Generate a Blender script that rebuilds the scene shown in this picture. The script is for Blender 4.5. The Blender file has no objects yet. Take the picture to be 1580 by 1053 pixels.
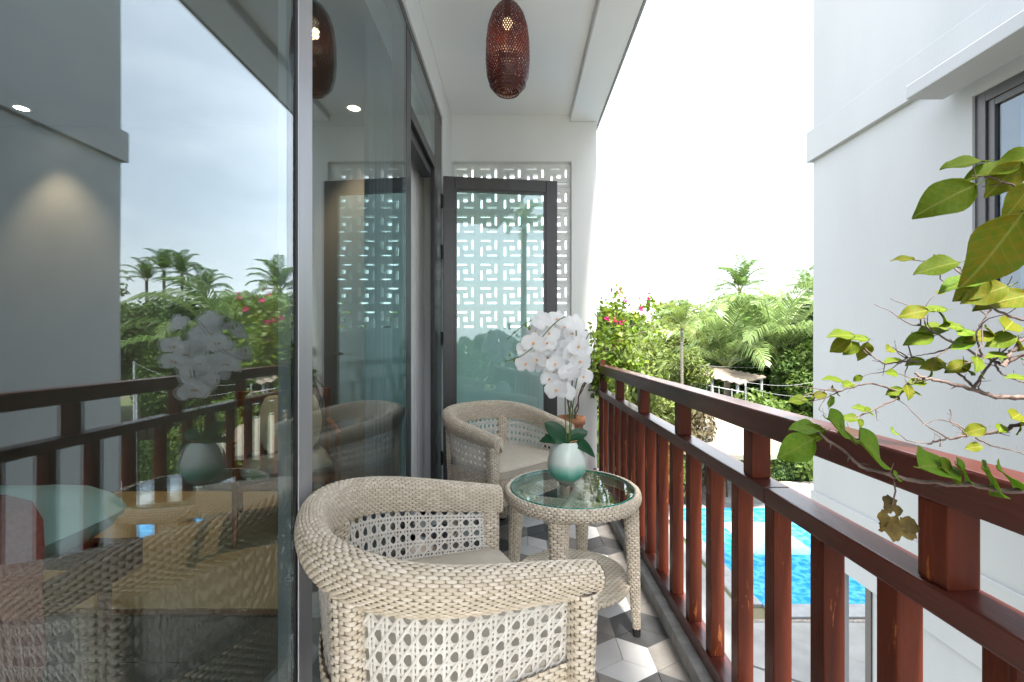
import bpy, bmesh, math, random
import numpy as np
from mathutils import Vector, Matrix, Euler

random.seed(7)
RNG = np.random.default_rng(7)
PI = math.pi
SC = bpy.context.scene
COL = SC.collection

# ------------------------------------------------------------------ camera
CAM_H = 1.2
FPX = 702.0
cam_data = bpy.data.cameras.new('camera')
cam = bpy.data.objects.new('camera', cam_data)
COL.objects.link(cam)
cam.location = (0, 0, CAM_H)
cam.rotation_euler = (PI / 2, 0, 0)
cam_data.sensor_width = 36
cam_data.lens = 16.0
cam_data.shift_x = -0.0044
cam_data.shift_y = 0.0003
cam_data.clip_start = 0.02
cam_data.clip_end = 2000
SC.camera = cam

# ------------------------------------------------------------------ sky and sun
SUN_EL, SUN_AZ = 64.0, 175.0        # azimuth: degrees clockwise from +Y (towards +X)
world = bpy.data.worlds.new('World')
SC.world = world
world.use_nodes = True
wn, wl = world.node_tree.nodes, world.node_tree.links
wn.clear()
w_out = wn.new('ShaderNodeOutputWorld')
w_bg = wn.new('ShaderNodeBackground')
w_bg.inputs['Strength'].default_value = 0.09
sky = wn.new('ShaderNodeTexSky')
sky.sky_type = 'NISHITA'
sky.sun_disc = False
sky.sun_elevation = math.radians(SUN_EL)
sky.sun_rotation = math.radians(SUN_AZ)
sky.air_density = 1.2
sky.dust_density = 3.0
sky.ozone_density = 1.0
# thin bright overcast: a soft cloud layer over the blue
w_tc = wn.new('ShaderNodeTexCoord')
w_map = wn.new('ShaderNodeMapping')
w_map.inputs['Scale'].default_value = (1.0, 1.0, 2.6)
w_no = wn.new('ShaderNodeTexNoise')
w_no.inputs['Scale'].default_value = 2.2
w_no.inputs['Detail'].default_value = 5.0
w_no.inputs['Roughness'].default_value = 0.55
w_rmp = wn.new('ShaderNodeMapRange')
w_rmp.inputs[1].default_value = 0.34
w_rmp.inputs[2].default_value = 0.66
w_rmp.inputs[3].default_value = 0.48
w_rmp.inputs[4].default_value = 0.80
w_mix = wn.new('ShaderNodeMix')
w_mix.data_type = 'RGBA'
w_mix.inputs['B'].default_value = (8.8, 9.2, 9.6, 1)
wl.new(w_tc.outputs['Generated'], w_map.inputs['Vector'])
wl.new(w_map.outputs['Vector'], w_no.inputs['Vector'])
wl.new(w_no.outputs['Fac'], w_rmp.inputs['Value'])
wl.new(w_rmp.outputs['Result'], w_mix.inputs['Factor'])
wl.new(sky.outputs['Color'], w_mix.inputs['A'])
wl.new(w_mix.outputs['Result'], w_bg.inputs['Color'])
wl.new(w_bg.outputs['Background'], w_out.inputs['Surface'])

sun_data = bpy.data.lights.new('sun', 'SUN')
sun_data.energy = 3.6
sun_data.angle = math.radians(7)
sun_data.color = (1.0, 0.95, 0.87)
sun = bpy.data.objects.new('sun', sun_data)
COL.objects.link(sun)
_a, _e = math.radians(SUN_AZ), math.radians(SUN_EL)
sun.rotation_euler = Vector((math.sin(_a) * math.cos(_e), math.cos(_a) * math.cos(_e), math.sin(_e))).to_track_quat('Z', 'Y').to_euler()

SC.view_settings.view_transform = 'Standard'
SC.view_settings.look = 'None'
SC.view_settings.gamma = 1
SC.view_settings.use_curve_mapping = False
SC.view_settings.exposure = 2.5
SC.cycles.use_denoising = True
SC.cycles.max_bounces = 10
SC.cycles.diffuse_bounces = 5
SC.cycles.glossy_bounces = 5
SC.cycles.transparent_max_bounces = 24
SC.cycles.sample_clamp_indirect = 6
SC.cycles.caustics_reflective = False
SC.cycles.caustics_refractive = False

# ------------------------------------------------------------------ helpers: objects
def link(o, parent=None):
    COL.objects.link(o)
    if parent is not None:
        o.parent = parent
    return o

def tag(o, label=None, cat=None, group=None, kind=None):
    if label: o['label'] = label
    if cat: o['category'] = cat
    if group: o['group'] = group
    if kind: o['kind'] = kind
    return o

def empty(name, loc=(0, 0, 0), rz=0.0, parent=None):
    o = bpy.data.objects.new(name, None)
    o.empty_display_size = 0.1
    o.location = loc
    o.rotation_euler = (0, 0, rz)
    return link(o, parent)

class MB:
    """collects vertices and faces for one mesh"""
    def __init__(self):
        self.v, self.f, self.m, self.n = [], [], [], 0
    def add(self, V, F, mi=0):
        V = np.asarray(V, float).reshape(-1, 3)
        self.v.append(V)
        n = self.n
        self.f.extend([tuple(int(i) + n for i in q) for q in F])
        self.m.extend([mi] * len(F))
        self.n += len(V)
        return self
    def box(self, x0, x1, y0, y1, z0, z1, mi=0):
        V = [(x, y, z) for z in (z0, z1) for y in (y0, y1) for x in (x0, x1)]
        F = [(0, 2, 3, 1), (4, 5, 7, 6), (0, 1, 5, 4), (2, 6, 7, 3), (0, 4, 6, 2), (1, 3, 7, 5)]
        return self.add(V, F, mi)
    def grid(self, G, mi=0, close_u=False, close_v=False):
        """G: (nu,nv,3)"""
        nu, nv = G.shape[:2]
        F = []
        for i in range(nu if close_u else nu - 1):
            i2 = (i + 1) % nu
            for j in range(nv if close_v else nv - 1):
                j2 = (j + 1) % nv
                F.append((i * nv + j, i2 * nv + j, i2 * nv + j2, i * nv + j2))
        return self.add(G.reshape(-1, 3), F, mi)
    def tube(self, P, R, seg=8, mi=0, caps=True, ex=1.0):
        P = np.asarray(P, float)
        n = len(P)
        R = np.broadcast_to(np.asarray(R, float), (n,))
        T = np.gradient(P, axis=0)
        T /= np.linalg.norm(T, axis=1)[:, None] + 1e-12
        up = np.array([0, 0, 1.0]) if abs(T[0][2]) < 0.9 else np.array([1.0, 0, 0])
        A = np.cross(T[0], up); A /= np.linalg.norm(A)
        G = np.zeros((n, seg, 3))
        th = np.linspace(0, 2 * PI, seg, endpoint=False)
        for i in range(n):
            A = A - T[i] * np.dot(A, T[i]); A /= np.linalg.norm(A) + 1e-12
            B = np.cross(T[i], A)
            G[i] = P[i] + R[i] * (np.cos(th)[:, None] * A + ex * np.sin(th)[:, None] * B)
        base = self.n
        self.grid(G, mi, close_v=True)
        if caps:
            self.f.append(tuple(base + k for k in range(seg))[::-1]); self.m.append(mi)
            self.f.append(tuple(base + (n - 1) * seg + k for k in range(seg))); self.m.append(mi)
        return self
    def lathe(self, prof, seg=32, mi=0, c=(0, 0, 0)):
        prof = np.asarray(prof, float)
        th = np.linspace(0, 2 * PI, seg, endpoint=False)
        G = np.zeros((seg, len(prof), 3))
        G[:, :, 0] = np.cos(th)[:, None] * prof[None, :, 0] + c[0]
        G[:, :, 1] = np.sin(th)[:, None] * prof[None, :, 0] + c[1]
        G[:, :, 2] = prof[None, :, 1] + c[2]
        return self.grid(G, mi, close_u=True)
    def mesh(self, name, mats, smooth=False):
        me = bpy.data.meshes.new(name)
        V = np.concatenate(self.v) if self.v else np.zeros((0, 3))
        me.from_pydata(V.tolist(), [], self.f)
        if not isinstance(mats, (list, tuple)): mats = [mats]
        for m in mats: me.materials.append(m)
        if len(mats) > 1:
            me.polygons.foreach_set('material_index', self.m)
        if smooth:
            me.polygons.foreach_set('use_smooth', [True] * len(me.polygons))
        me.update()
        return me
    def build(self, name, mats, parent=None, smooth=False, loc=None, kind=None):
        o = bpy.data.objects.new(name, self.mesh(name, mats, smooth))
        if loc is not None: o.location = loc
        if kind: o['kind'] = kind
        return link(o, parent)

def inst(name, mesh, parent=None, loc=(0, 0, 0), rot=(0, 0, 0), scale=1.0):
    o = bpy.data.objects.new(name, mesh)
    o.location = loc
    o.rotation_euler = rot
    o.scale = (scale,) * 3 if not hasattr(scale, '__len__') else scale
    return link(o, parent)

def bbox_mesh(name, x0, x1, y0, y1, z0, z1, mat, bev=0.004, seg=2):
    bm = bmesh.new()
    bmesh.ops.create_cube(bm, size=1)
    for v in bm.verts:
        v.co = Vector(((x0 + x1) / 2 + v.co.x * (x1 - x0), (y0 + y1) / 2 + v.co.y * (y1 - y0), (z0 + z1) / 2 + v.co.z * (z1 - z0)))
    if bev:
        bmesh.ops.bevel(bm, geom=list(bm.edges), offset=bev, segments=seg, profile=0.6, affect='EDGES')
    me = bpy.data.meshes.new(name)
    bm.to_mesh(me); bm.free()
    me.materials.append(mat)
    return me

def box(name, x0, x1, y0, y1, z0, z1, mat, parent=None, bev=0.0, seg=2):
    if bev:
        o = bpy.data.objects.new(name, bbox_mesh(name, x0, x1, y0, y1, z0, z1, mat, bev, seg))
        return link(o, parent)
    return MB().box(x0, x1, y0, y1, z0, z1).build(name, mat, parent)

# ------------------------------------------------------------------ helpers: materials
def new_mat(name):
    m = bpy.data.materials.new(name)
    m.use_nodes = True
    nt = m.node_tree
    nt.nodes.clear()
    out = nt.nodes.new('ShaderNodeOutputMaterial')
    return m, nt.nodes, nt.links, out

def pm(name, col, rough=0.5, col2=None, nscale=8.0, stretch=(1, 1, 1), bump=0.0, bscale=60.0, metallic=0.0, coat=0.0,
       spec=0.5, island=0.0, objrand=0.0, dist=0.0, lo=0.35, hi=0.65, detail=5.0, rvar=0.0, island_col=None, bdist=0.01):
    """principled with noise between two colours, optional bump, per-piece variation"""
    m, n, l, out = new_mat(name)
    b = n.new('ShaderNodeBsdfPrincipled')
    b.inputs['Roughness'].default_value = rough
    b.inputs['Metallic'].default_value = metallic
    b.inputs['Specular IOR Level'].default_value = spec
    if coat:
        b.inputs['Coat Weight'].default_value = coat
        b.inputs['Coat Roughness'].default_value = 0.09
    tc = n.new('ShaderNodeTexCoord')
    mp = n.new('ShaderNodeMapping')
    mp.inputs['Scale'].default_value = stretch
    l.new(tc.outputs['Object'], mp.inputs['Vector'])
    c2 = col2 if col2 else tuple(c * 0.82 for c in col)
    no = n.new('ShaderNodeTexNoise')
    no.inputs['Scale'].default_value = nscale
    no.inputs['Detail'].default_value = detail
    no.inputs['Distortion'].default_value = dist
    l.new(mp.outputs['Vector'], no.inputs['Vector'])
    mr = n.new('ShaderNodeMapRange')
    mr.inputs[1].default_value = lo
    mr.inputs[2].default_value = hi
    l.new(no.outputs['Fac'], mr.inputs['Value'])
    mx = n.new('ShaderNodeMix'); mx.data_type = 'RGBA'
    mx.inputs['A'].default_value = (*col, 1)
    mx.inputs['B'].default_value = (*c2, 1)
    l.new(mr.outputs['Result'], mx.inputs['Factor'])
    cur = mx.outputs['Result']
    if island_col is not None:
        g = n.new('ShaderNodeNewGeometry')
        m2 = n.new('ShaderNodeMix'); m2.data_type = 'RGBA'
        m2.inputs['B'].default_value = (*island_col, 1)
        pw = n.new('ShaderNodeMath'); pw.operation = 'POWER'; pw.inputs[1].default_value = 2.2
        l.new(g.outputs['Random Per Island'], pw.inputs[0])
        l.new(pw.outputs[0], m2.inputs['Factor']); l.new(cur, m2.inputs['A'])
        cur = m2.outputs['Result']
    if island or objrand:
        hs = n.new('ShaderNodeHueSaturation')
        src = None
        if island:
            g = n.new('ShaderNodeNewGeometry'); src = g.outputs['Random Per Island']; amt = island
        else:
            oi = n.new('ShaderNodeObjectInfo'); src = oi.outputs['Random']; amt = objrand
        m3 = n.new('ShaderNodeMapRange')
        m3.inputs[3].default_value = 1 - amt; m3.inputs[4].default_value = 1 + amt
        l.new(src, m3.inputs['Value']); l.new(m3.outputs['Result'], hs.inputs['Value'])
        l.new(cur, hs.inputs['Color'])
        cur = hs.outputs['Color']
    l.new(cur, b.inputs['Base Color'])
    if rvar:
        m4 = n.new('ShaderNodeMapRange')
        m4.inputs[3].default_value = rough - rvar; m4.inputs[4].default_value = rough + rvar
        l.new(no.outputs['Fac'], m4.inputs['Value']); l.new(m4.outputs['Result'], b.inputs['Roughness'])
    if bump:
        nb = n.new('ShaderNodeTexNoise'); nb.inputs['Scale'].default_value = bscale; nb.inputs['Detail'].default_value = 4
        l.new(mp.outputs['Vector'], nb.inputs['Vector'])
        bp = n.new('ShaderNodeBump'); bp.inputs['Strength'].default_value = bump; bp.inputs['Distance'].default_value = bdist
        l.new(nb.outputs['Fac'], bp.inputs['Height']); l.new(bp.outputs['Normal'], b.inputs['Normal'])
    l.new(b.outputs['BSDF'], out.inputs['Surface'])
    return m

def leaf_mat(name, col, col2, trans=0.35, rough=0.45, nscale=0.6, island=0.35, tcol=None, spec=0.3):
    """foliage: gloss + translucency, colour by piece and by soft noise"""
    m, n, l, out = new_mat(name)
    b = n.new('ShaderNodeBsdfPrincipled'); b.inputs['Roughness'].default_value = rough
    b.inputs['Specular IOR Level'].default_value = spec
    t = n.new('ShaderNodeBsdfTranslucent')
    mix = n.new('ShaderNodeMixShader'); mix.inputs[0].default_value = trans
    tc = n.new('ShaderNodeTexCoord')
    no = n.new('ShaderNodeTexNoise'); no.inputs['Scale'].default_value = nscale; no.inputs['Detail'].default_value = 3
    l.new(tc.outputs['Object'], no.inputs['Vector'])
    mr = n.new('ShaderNodeMapRange'); mr.inputs[1].default_value = 0.35; mr.inputs[2].default_value = 0.65
    l.new(no.outputs['Fac'], mr.inputs['Value'])
    mx = n.new('ShaderNodeMix'); mx.data_type = 'RGBA'
    mx.inputs['A'].default_value = (*col, 1); mx.inputs['B'].default_value = (*col2, 1)
    l.new(mr.outputs['Result'], mx.inputs['Factor'])
    g = n.new('ShaderNodeNewGeometry')
    hs = n.new('ShaderNodeHueSaturation')
    m3 = n.new('ShaderNodeMapRange'); m3.inputs[3].default_value = 1 - island; m3.inputs[4].default_value = 1 + island
    l.new(g.outputs['Random Per Island'], m3.inputs['Value']); l.new(m3.outputs['Result'], hs.inputs['Value'])
    l.new(mx.outputs['Result'], hs.inputs['Color'])
    l.new(hs.outputs['Color'], b.inputs['Base Color'])
    if tcol:
        t.inputs['Color'].default_value = (*tcol, 1)
    else:
        hs2 = n.new('ShaderNodeHueSaturation'); hs2.inputs['Value'].default_value = 1.5; hs2.inputs['Saturation'].default_value = 1.1
        l.new(hs.outputs['Color'], hs2.inputs['Color']); l.new(hs2.outputs['Color'], t.inputs['Color'])
    l.new(b.outputs['BSDF'], mix.inputs[1]); l.new(t.outputs['BSDF'], mix.inputs[2])
    l.new(mix.outputs['Shader'], out.inputs['Surface'])
    return m

def glass_mat(name, tint, ior=1.9, rough=0.0, edge=None):
    """thin coated window glass: tinted see-through with a Fresnel mirror"""
    m, n, l, out = new_mat(name)
    tr = n.new('ShaderNodeBsdfTransparent'); tr.inputs['Color'].default_value = (*tint, 1)
    gl = n.new('ShaderNodeBsdfGlossy'); gl.inputs['Roughness'].default_value = rough
    gl.inputs['Color'].default_value = (0.93, 0.97, 1.0, 1)
    tcg = n.new('ShaderNodeTexCoord'); nz = n.new('ShaderNodeTexNoise'); nz.inputs['Scale'].default_value = 1.3; nz.inputs['Detail'].default_value = 1
    bpn = n.new('ShaderNodeBump'); bpn.inputs['Strength'].default_value = 0.05; bpn.inputs['Distance'].default_value = 0.02
    l.new(tcg.outputs['Object'], nz.inputs['Vector']); l.new(nz.outputs['Fac'], bpn.inputs['Height']); l.new(bpn.outputs['Normal'], gl.inputs['Normal'])
    g = n.new('ShaderNodeNewGeometry')
    ma = n.new('ShaderNodeMath'); ma.operation = 'MULTIPLY_ADD'
    ma.inputs[1].default_value = 1 / ior - ior; ma.inputs[2].default_value = ior
    l.new(g.outputs['Backfacing'], ma.inputs[0])
    fr = n.new('ShaderNodeFresnel'); l.new(ma.outputs[0], fr.inputs['IOR'])
    mix = n.new('ShaderNodeMixShader')
    l.new(fr.outputs['Fac'], mix.inputs[0]); l.new(tr.outputs['BSDF'], mix.inputs[1]); l.new(gl.outputs['BSDF'], mix.inputs[2])
    l.new(mix.outputs['Shader'], out.inputs['Surface'])
    return m

def emit_mat(name, col, s):
    m, n, l, out = new_mat(name)
    e = n.new('ShaderNodeEmission'); e.inputs['Color'].default_value = (*col, 1); e.inputs['Strength'].default_value = s
    l.new(e.outputs['Emission'], out.inputs['Surface'])
    return m

def add_veins(m):
    """paler midrib and side veins; the leaf lies along x, 1 unit long"""
    n, l = m.node_tree.nodes, m.node_tree.links
    b = next(x for x in n if x.type == 'BSDF_PRINCIPLED')
    src = b.inputs['Base Color'].links[0].from_socket
    tc = n.new('ShaderNodeTexCoord'); sx = n.new('ShaderNodeSeparateXYZ'); l.new(tc.outputs['Object'], sx.inputs[0])
    def mth(op, a, c=None, d=None):
        q = n.new('ShaderNodeMath'); q.operation = op
        for i, v in enumerate((a, c, d)):
            if v is None: continue
            if isinstance(v, (int, float)): q.inputs[i].default_value = v
            else: l.new(v, q.inputs[i])
        return q.outputs[0]
    ay = mth('ABSOLUTE', sx.outputs['Y'])
    side = mth('LESS_THAN', mth('FRACT', mth('MULTIPLY', mth('SUBTRACT', sx.outputs['X'], mth('MULTIPLY', ay, .75)), 7.5)), .10)
    mid = mth('LESS_THAN', ay, .016)
    f = mth('MAXIMUM', mth('MULTIPLY', side, .35), mth('MULTIPLY', mid, .8))
    mx = n.new('ShaderNodeMix'); mx.data_type = 'RGBA'; mx.inputs['B'].default_value = (.30, .34, .07, 1)
    l.new(f, mx.inputs['Factor']); l.new(src, mx.inputs['A'])
    l.new(mx.outputs['Result'], b.inputs['Base Color'])
    return m

M = {}
M['plaster'] = pm('white plaster', (0.86, 0.865, 0.865), 0.75, (0.80, 0.81, 0.815), 2.2, (1, 1, 0.35), bump=0.10, bscale=45, lo=0.3, hi=0.8)
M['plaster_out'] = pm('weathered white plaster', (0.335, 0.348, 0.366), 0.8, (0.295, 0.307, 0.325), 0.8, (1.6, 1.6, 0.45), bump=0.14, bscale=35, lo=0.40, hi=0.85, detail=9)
M['ceiling'] = pm('ceiling paint', (0.86, 0.87, 0.87), 0.8, (0.82, 0.83, 0.835), 1.5, bump=0.06, bscale=30)
M['block'] = pm('painted breeze block', (0.88, 0.885, 0.88), 0.75, (0.82, 0.83, 0.83), 9, bump=0.06, bscale=50, objrand=0.04)
M['kerb'] = pm('cement kerb', (0.40, 0.40, 0.39), 0.8, (0.28, 0.28, 0.27), 6, (1, 3, 1), bump=0.3, bscale=60)
M['grout'] = pm('dark grout', (0.10, 0.10, 0.10), 0.9)
TILE = [pm('tile charcoal', (0.075, 0.077, 0.08), 0.38, (0.115, 0.115, 0.115), 14, bump=0.05, bscale=120, objrand=0.12, rvar=0.12),
        pm('tile taupe', (0.36, 0.335, 0.31), 0.42, (0.29, 0.27, 0.25), 14, bump=0.05, bscale=120, objrand=0.08, rvar=0.12),
        pm('tile white', (0.74, 0.74, 0.73), 0.40, (0.66, 0.66, 0.655), 10, bump=0.05, bscale=120, objrand=0.05, rvar=0.12)]
M['frame'] = pm('charcoal aluminium', (0.030, 0.028, 0.030), 0.36, (0.038, 0.036, 0.038), 20, spec=0.6)
M['alu'] = pm('sky-paled aluminium', (0.42, 0.42, 0.45), 0.38, (0.38, 0.38, 0.41), 30, (1, 1, 0.05), metallic=0.35)  # sky reflected on dark grey metal, put into a paler base colour
M['gasket'] = pm('black rubber', (0.012, 0.012, 0.013), 0.6)
M['glass'] = glass_mat('tinted coated glass', (0.87, 0.95, 0.945), 1.92)
M['glass_door'] = glass_mat('green tinted door glass', (0.80, 0.93, 0.91), 1.75)
M['glass_table'] = glass_mat('clear table glass', (0.93, 0.975, 0.96), 1.52)
M['glass_edge'] = pm('green glass edge', (0.02, 0.22, 0.17), 0.12, (0.03, 0.30, 0.23), 6)
def worn_wood(name, col, col2, wear):
    """varnished timber with long grain and scuffs down to the orange wood"""
    m = pm(name, col, 0.30, col2, 4, (4, 4, 0.5), bump=0.10, bscale=40, objrand=0.38, rvar=0.1, spec=0.16, lo=.3, hi=.7)
    n, l = m.node_tree.nodes, m.node_tree.links
    b = next(x for x in n if x.type == 'BSDF_PRINCIPLED')
    src = b.inputs['Base Color'].links[0].from_socket
    tc = n.new('ShaderNodeTexCoord'); oi = n.new('ShaderNodeObjectInfo')
    mp = n.new('ShaderNodeMapping'); mp.inputs['Scale'].default_value = (30, 30, 5)
    ad = n.new('ShaderNodeVectorMath'); ad.operation = 'ADD'
    sc = n.new('ShaderNodeMath'); sc.operation = 'MULTIPLY'; sc.inputs[1].default_value = 40.0
    l.new(oi.outputs['Random'], sc.inputs[0]); l.new(tc.outputs['Object'], mp.inputs[0]); l.new(mp.outputs[0], ad.inputs[0]); l.new(sc.outputs[0], ad.inputs[1])
    no = n.new('ShaderNodeTexNoise'); no.inputs['Scale'].default_value = 1.0; no.inputs['Detail'].default_value = 6; no.inputs['Roughness'].default_value = .65; no.inputs['Distortion'].default_value = .8
    l.new(ad.outputs[0], no.inputs['Vector'])
    mr = n.new('ShaderNodeMapRange'); mr.inputs[1].default_value = 0.63 ; mr.inputs[2].default_value = 0.68; mr.inputs[4].default_value = wear
    l.new(no.outputs['Fac'], mr.inputs['Value'])
    mx = n.new('ShaderNodeMix'); mx.data_type = 'RGBA'; mx.inputs['B'].default_value = (0.42, 0.13, 0.035, 1)
    l.new(mr.outputs['Result'], mx.inputs['Factor']); l.new(src, mx.inputs['A']); l.new(mx.outputs['Result'], b.inputs['Base Color'])
    return m
M['wood'] = worn_wood('red varnished timber', (0.135, 0.029, 0.014), (0.050, 0.013, 0.008), 0.9)
M['wood_rail'] = pm('dark red varnished rail', (0.105, 0.023, 0.015), 0.36, (0.062, 0.015, 0.011), 6, (3, 0.4, 3), bump=0.10, bscale=40, coat=0.2, rvar=0.1)
M['rattan'] = pm('synthetic rattan', (0.68, 0.59, 0.465), 0.5, (0.60, 0.51, 0.39), 30, island=0.06, lo=0.3, hi=0.7, island_col=(0.71, 0.63, 0.53))
M['rattan_base'] = pm('rattan core', (0.42, 0.345, 0.25), 0.8)
M['cane'] = pm('pale cane strands', (0.74, 0.71, 0.66), 0.45, (0.66, 0.62, 0.56), 25, island=0.08)
M['cushion'] = pm('beige canvas', (0.56, 0.505, 0.42), 0.85, (0.52, 0.465, 0.385), 30, bump=0.15, bscale=500)
M['rubber'] = pm('black foot', (0.02, 0.02, 0.02), 0.6)
M['petal'] = leaf_mat('orchid petal', (0.94, 0.94, 0.94), (0.92, 0.915, 0.93), 0.4, 0.5, 4, 0.03, tcol=(0.92, 0.92, 0.92))
M['lip'] = pm('orchid lip', (0.80, 0.45, 0.12), 0.5, (0.78, 0.34, 0.16), 60)
M['bud'] = pm('orchid bud', (0.30, 0.38, 0.06), 0.5, (0.20, 0.30, 0.05), 20)
M['stem'] = pm('green stem', (0.11, 0.19, 0.05), 0.5, (0.07, 0.12, 0.03), 20)
M['orchid_leaf'] = leaf_mat('dark orchid leaf', (0.018, 0.075, 0.030), (0.012, 0.050, 0.022), 0.08, 0.28, 5, 0.12)
M['bark'] = pm('grey brown bark', (0.16, 0.125, 0.10), 0.9, (0.08, 0.06, 0.05), 12, bump=0.6, bscale=40)
M['twig'] = pm('twig bark', (0.17, 0.12, 0.10), 0.8, (0.07, 0.045, 0.04), 30, bump=0.4, bscale=120)
M['terracotta'] = pm('terracotta', (0.42, 0.20, 0.10), 0.85, (0.30, 0.13, 0.07), 12, bump=0.2, bscale=60)
M['bract'] = leaf_mat('pink bract', (0.75, 0.03, 0.22), (0.80, 0.10, 0.32), 0.3, 0.5, 4, 0.2)
M['lamp'] = pm('stained bamboo', (0.10, 0.013, 0.010), 0.35, (0.06, 0.009, 0.008), 30, island=0.3)
M['cord'] = pm('black cord', (0.015, 0.015, 0.015), 0.5)

# ================================================================== LARGE STRUCTURE
def px(x, y, Y):
    """a point of the photograph (1580 px wide) at distance Y in front of the camera, in metres"""
    return Vector(((x - 797.0) / FPX * Y, Y, CAM_H - (y - 527.0) / FPX * Y))

GZ = -3.5                       # garden level
Y0, Y1 = -1.6, 3.88             # room end and balcony end wall
YB = -0.75                      # open end of the balcony behind the viewpoint
XG = -0.57                      # glazing plane
XK = 0.615                      # kerb foot
ZC = 3.13                       # ceiling

# ---- ground
M['lawn'] = pm('garden soil and grass', (0.09, 0.13, 0.035), 0.95, (0.15, 0.13, 0.075), 0.7, bump=0.5, bscale=8, lo=0.35, hi=0.62)
g = MB().box(-400, 400, -400, 500, GZ - 1.5, GZ).build('ground', M['lawn'])
tag(g, 'planted garden ground of grass and soil below the balcony', 'ground', kind='structure')

# ---- balcony floor with hexagonal three-colour tiles
fl = MB().box(-0.575, XK + 0.14, YB, Y1, -0.18, -0.006).build('balcony_floor', M['grout'])
tag(fl, 'balcony floor of white, taupe and charcoal hexagonal cube tiles', 'floor', kind='structure')
HS, HW = 0.1282, 0.222
def hex_mesh(rot, name):
    b = MB()
    gap, bev, dz = 0.0016, 0.0012, 0.006
    ang = [math.radians(30 + 60 * k) for k in range(6)]          # 30,90,150,210,270,330
    R1 = HS - gap * 1.15
    top = [(R1 * math.cos(a), R1 * math.sin(a), 0.0) for a in ang]
    low = [((R1 + bev) * math.cos(a), (R1 + bev) * math.sin(a), -dz) for a in ang]
    V = [(0, 0, 0)] + top + low
    F, mi = [], []
    for far, slot in ((1, 0), (3, 1), (5, 2)):                    # rhombi about 90, 210, 330 degrees
        F.append((0, 1 + (far - 1) % 6, 1 + far, 1 + (far + 1) % 6)); mi.append((slot + 0) % 3)
    for q, s in zip(F, mi): b.add([V[i] for i in q], [(0, 1, 2, 3)], s)
    for k in range(6):
        k2 = (k + 1) % 6
        s = {0: 0, 1: 0, 2: 1, 3: 1, 4: 2, 5: 2}[k]
        b.add([V[1 + k], V[1 + k2], V[7 + k2], V[7 + k]], [(3, 2, 1, 0)], s)
    # which colour sits at 90 / 210 / 330 degrees
    cols = [TILE[rot % 3], TILE[(rot + 2) % 3], TILE[(rot + 1) % 3]]
    return b.mesh(name, cols)
HEX = [hex_mesh(r, 'hexagonal_tile') for r in range(3)]
ox, oy = 0.512, 1.78
for j in range(-20, 14):
    for i in range(-20, 20):
        cx, cy = ox + i * HW + j * HW / 2, oy + j * 1.5 * HS
        if -0.60 < cx < XK + 0.08 and YB < cy < Y1 + 0.05:
            inst('hexagonal_tile', HEX[(2 * i + j) % 3], fl, (cx, cy, random.uniform(-0.0006, 0.0006)),
                 (random.uniform(-.002, .002), random.uniform(-.002, .002), 0))

kb = box('kerb', XK, XK + 0.125, YB, Y1 - 0.003, 0.0, 0.066, M['kerb'], bev=0.004)
tag(kb, 'grey cement kerb along the balcony edge under the timber railing', 'kerb', kind='structure')
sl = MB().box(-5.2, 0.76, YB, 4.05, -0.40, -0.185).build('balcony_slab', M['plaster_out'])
tag(sl, 'concrete floor slab carrying the balcony and the room', 'slab', kind='structure')

# ---- ceiling with the shallow beam along the open edge
ce = MB().box(-0.553, 0.455, YB, Y1, ZC, ZC + 0.2).build('ceiling', M['ceiling'])
tag(ce, 'white painted balcony ceiling', 'ceiling', kind='structure')
be = box('ceiling_beam', 0.457, 0.700, YB, Y1 + 0.16, ZC - 0.055, ZC + 0.2, M['ceiling'], bev=0.006)
tag(be, 'white shallow beam along the open edge of the ceiling', 'beam', kind='structure')
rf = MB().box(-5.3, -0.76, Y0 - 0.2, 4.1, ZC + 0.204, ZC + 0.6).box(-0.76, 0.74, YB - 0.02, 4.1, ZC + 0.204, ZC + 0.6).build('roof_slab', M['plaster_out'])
tag(rf, 'roof slab over the balcony and the room', 'roof', kind='structure')
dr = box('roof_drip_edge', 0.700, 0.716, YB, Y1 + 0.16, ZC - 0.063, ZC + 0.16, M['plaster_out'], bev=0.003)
tag(dr, 'thin drip edge strip along the ceiling beam', 'drip edge', kind='structure')

# ---- end wall: pilaster, wall round the breeze block screen
WT = 0.16
RX0, RX1, RZ0, RZ1 = -0.545, 0.470, 1.288, 2.735
w = MB()
w.box(-0.75, 0.685, Y1, Y1 + WT, -0.18, RZ0)
w.box(-0.75, 0.456, Y1, Y1 + WT, RZ1, ZC + 0.2)
w.box(0.456, 0.685, Y1, Y1 + WT, RZ1, ZC - 0.058)
w.box(-0.75, RX0, Y1, Y1 + WT, RZ0, RZ1)
w.box(RX1, 0.685, Y1, Y1 + WT, RZ0, RZ1)
ew = w.build('wall_end', M['plaster'])
tag(ew, 'white end wall of the balcony around the breeze block screen', 'wall', kind='structure')
# upper wall over the glazing and the bit of wall past the door
w = MB()
w.box(-0.75, -0.555, Y0, Y1 - 0.002, 2.885, ZC + 0.1)
w.box(-0.75, -0.555, 3.44, Y1 - 0.002, -0.18, 2.885)
lw = w.build('wall_left', M['plaster'])
tag(lw, 'white wall over and beyond the glazed partition', 'wall', kind='structure')

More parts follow.
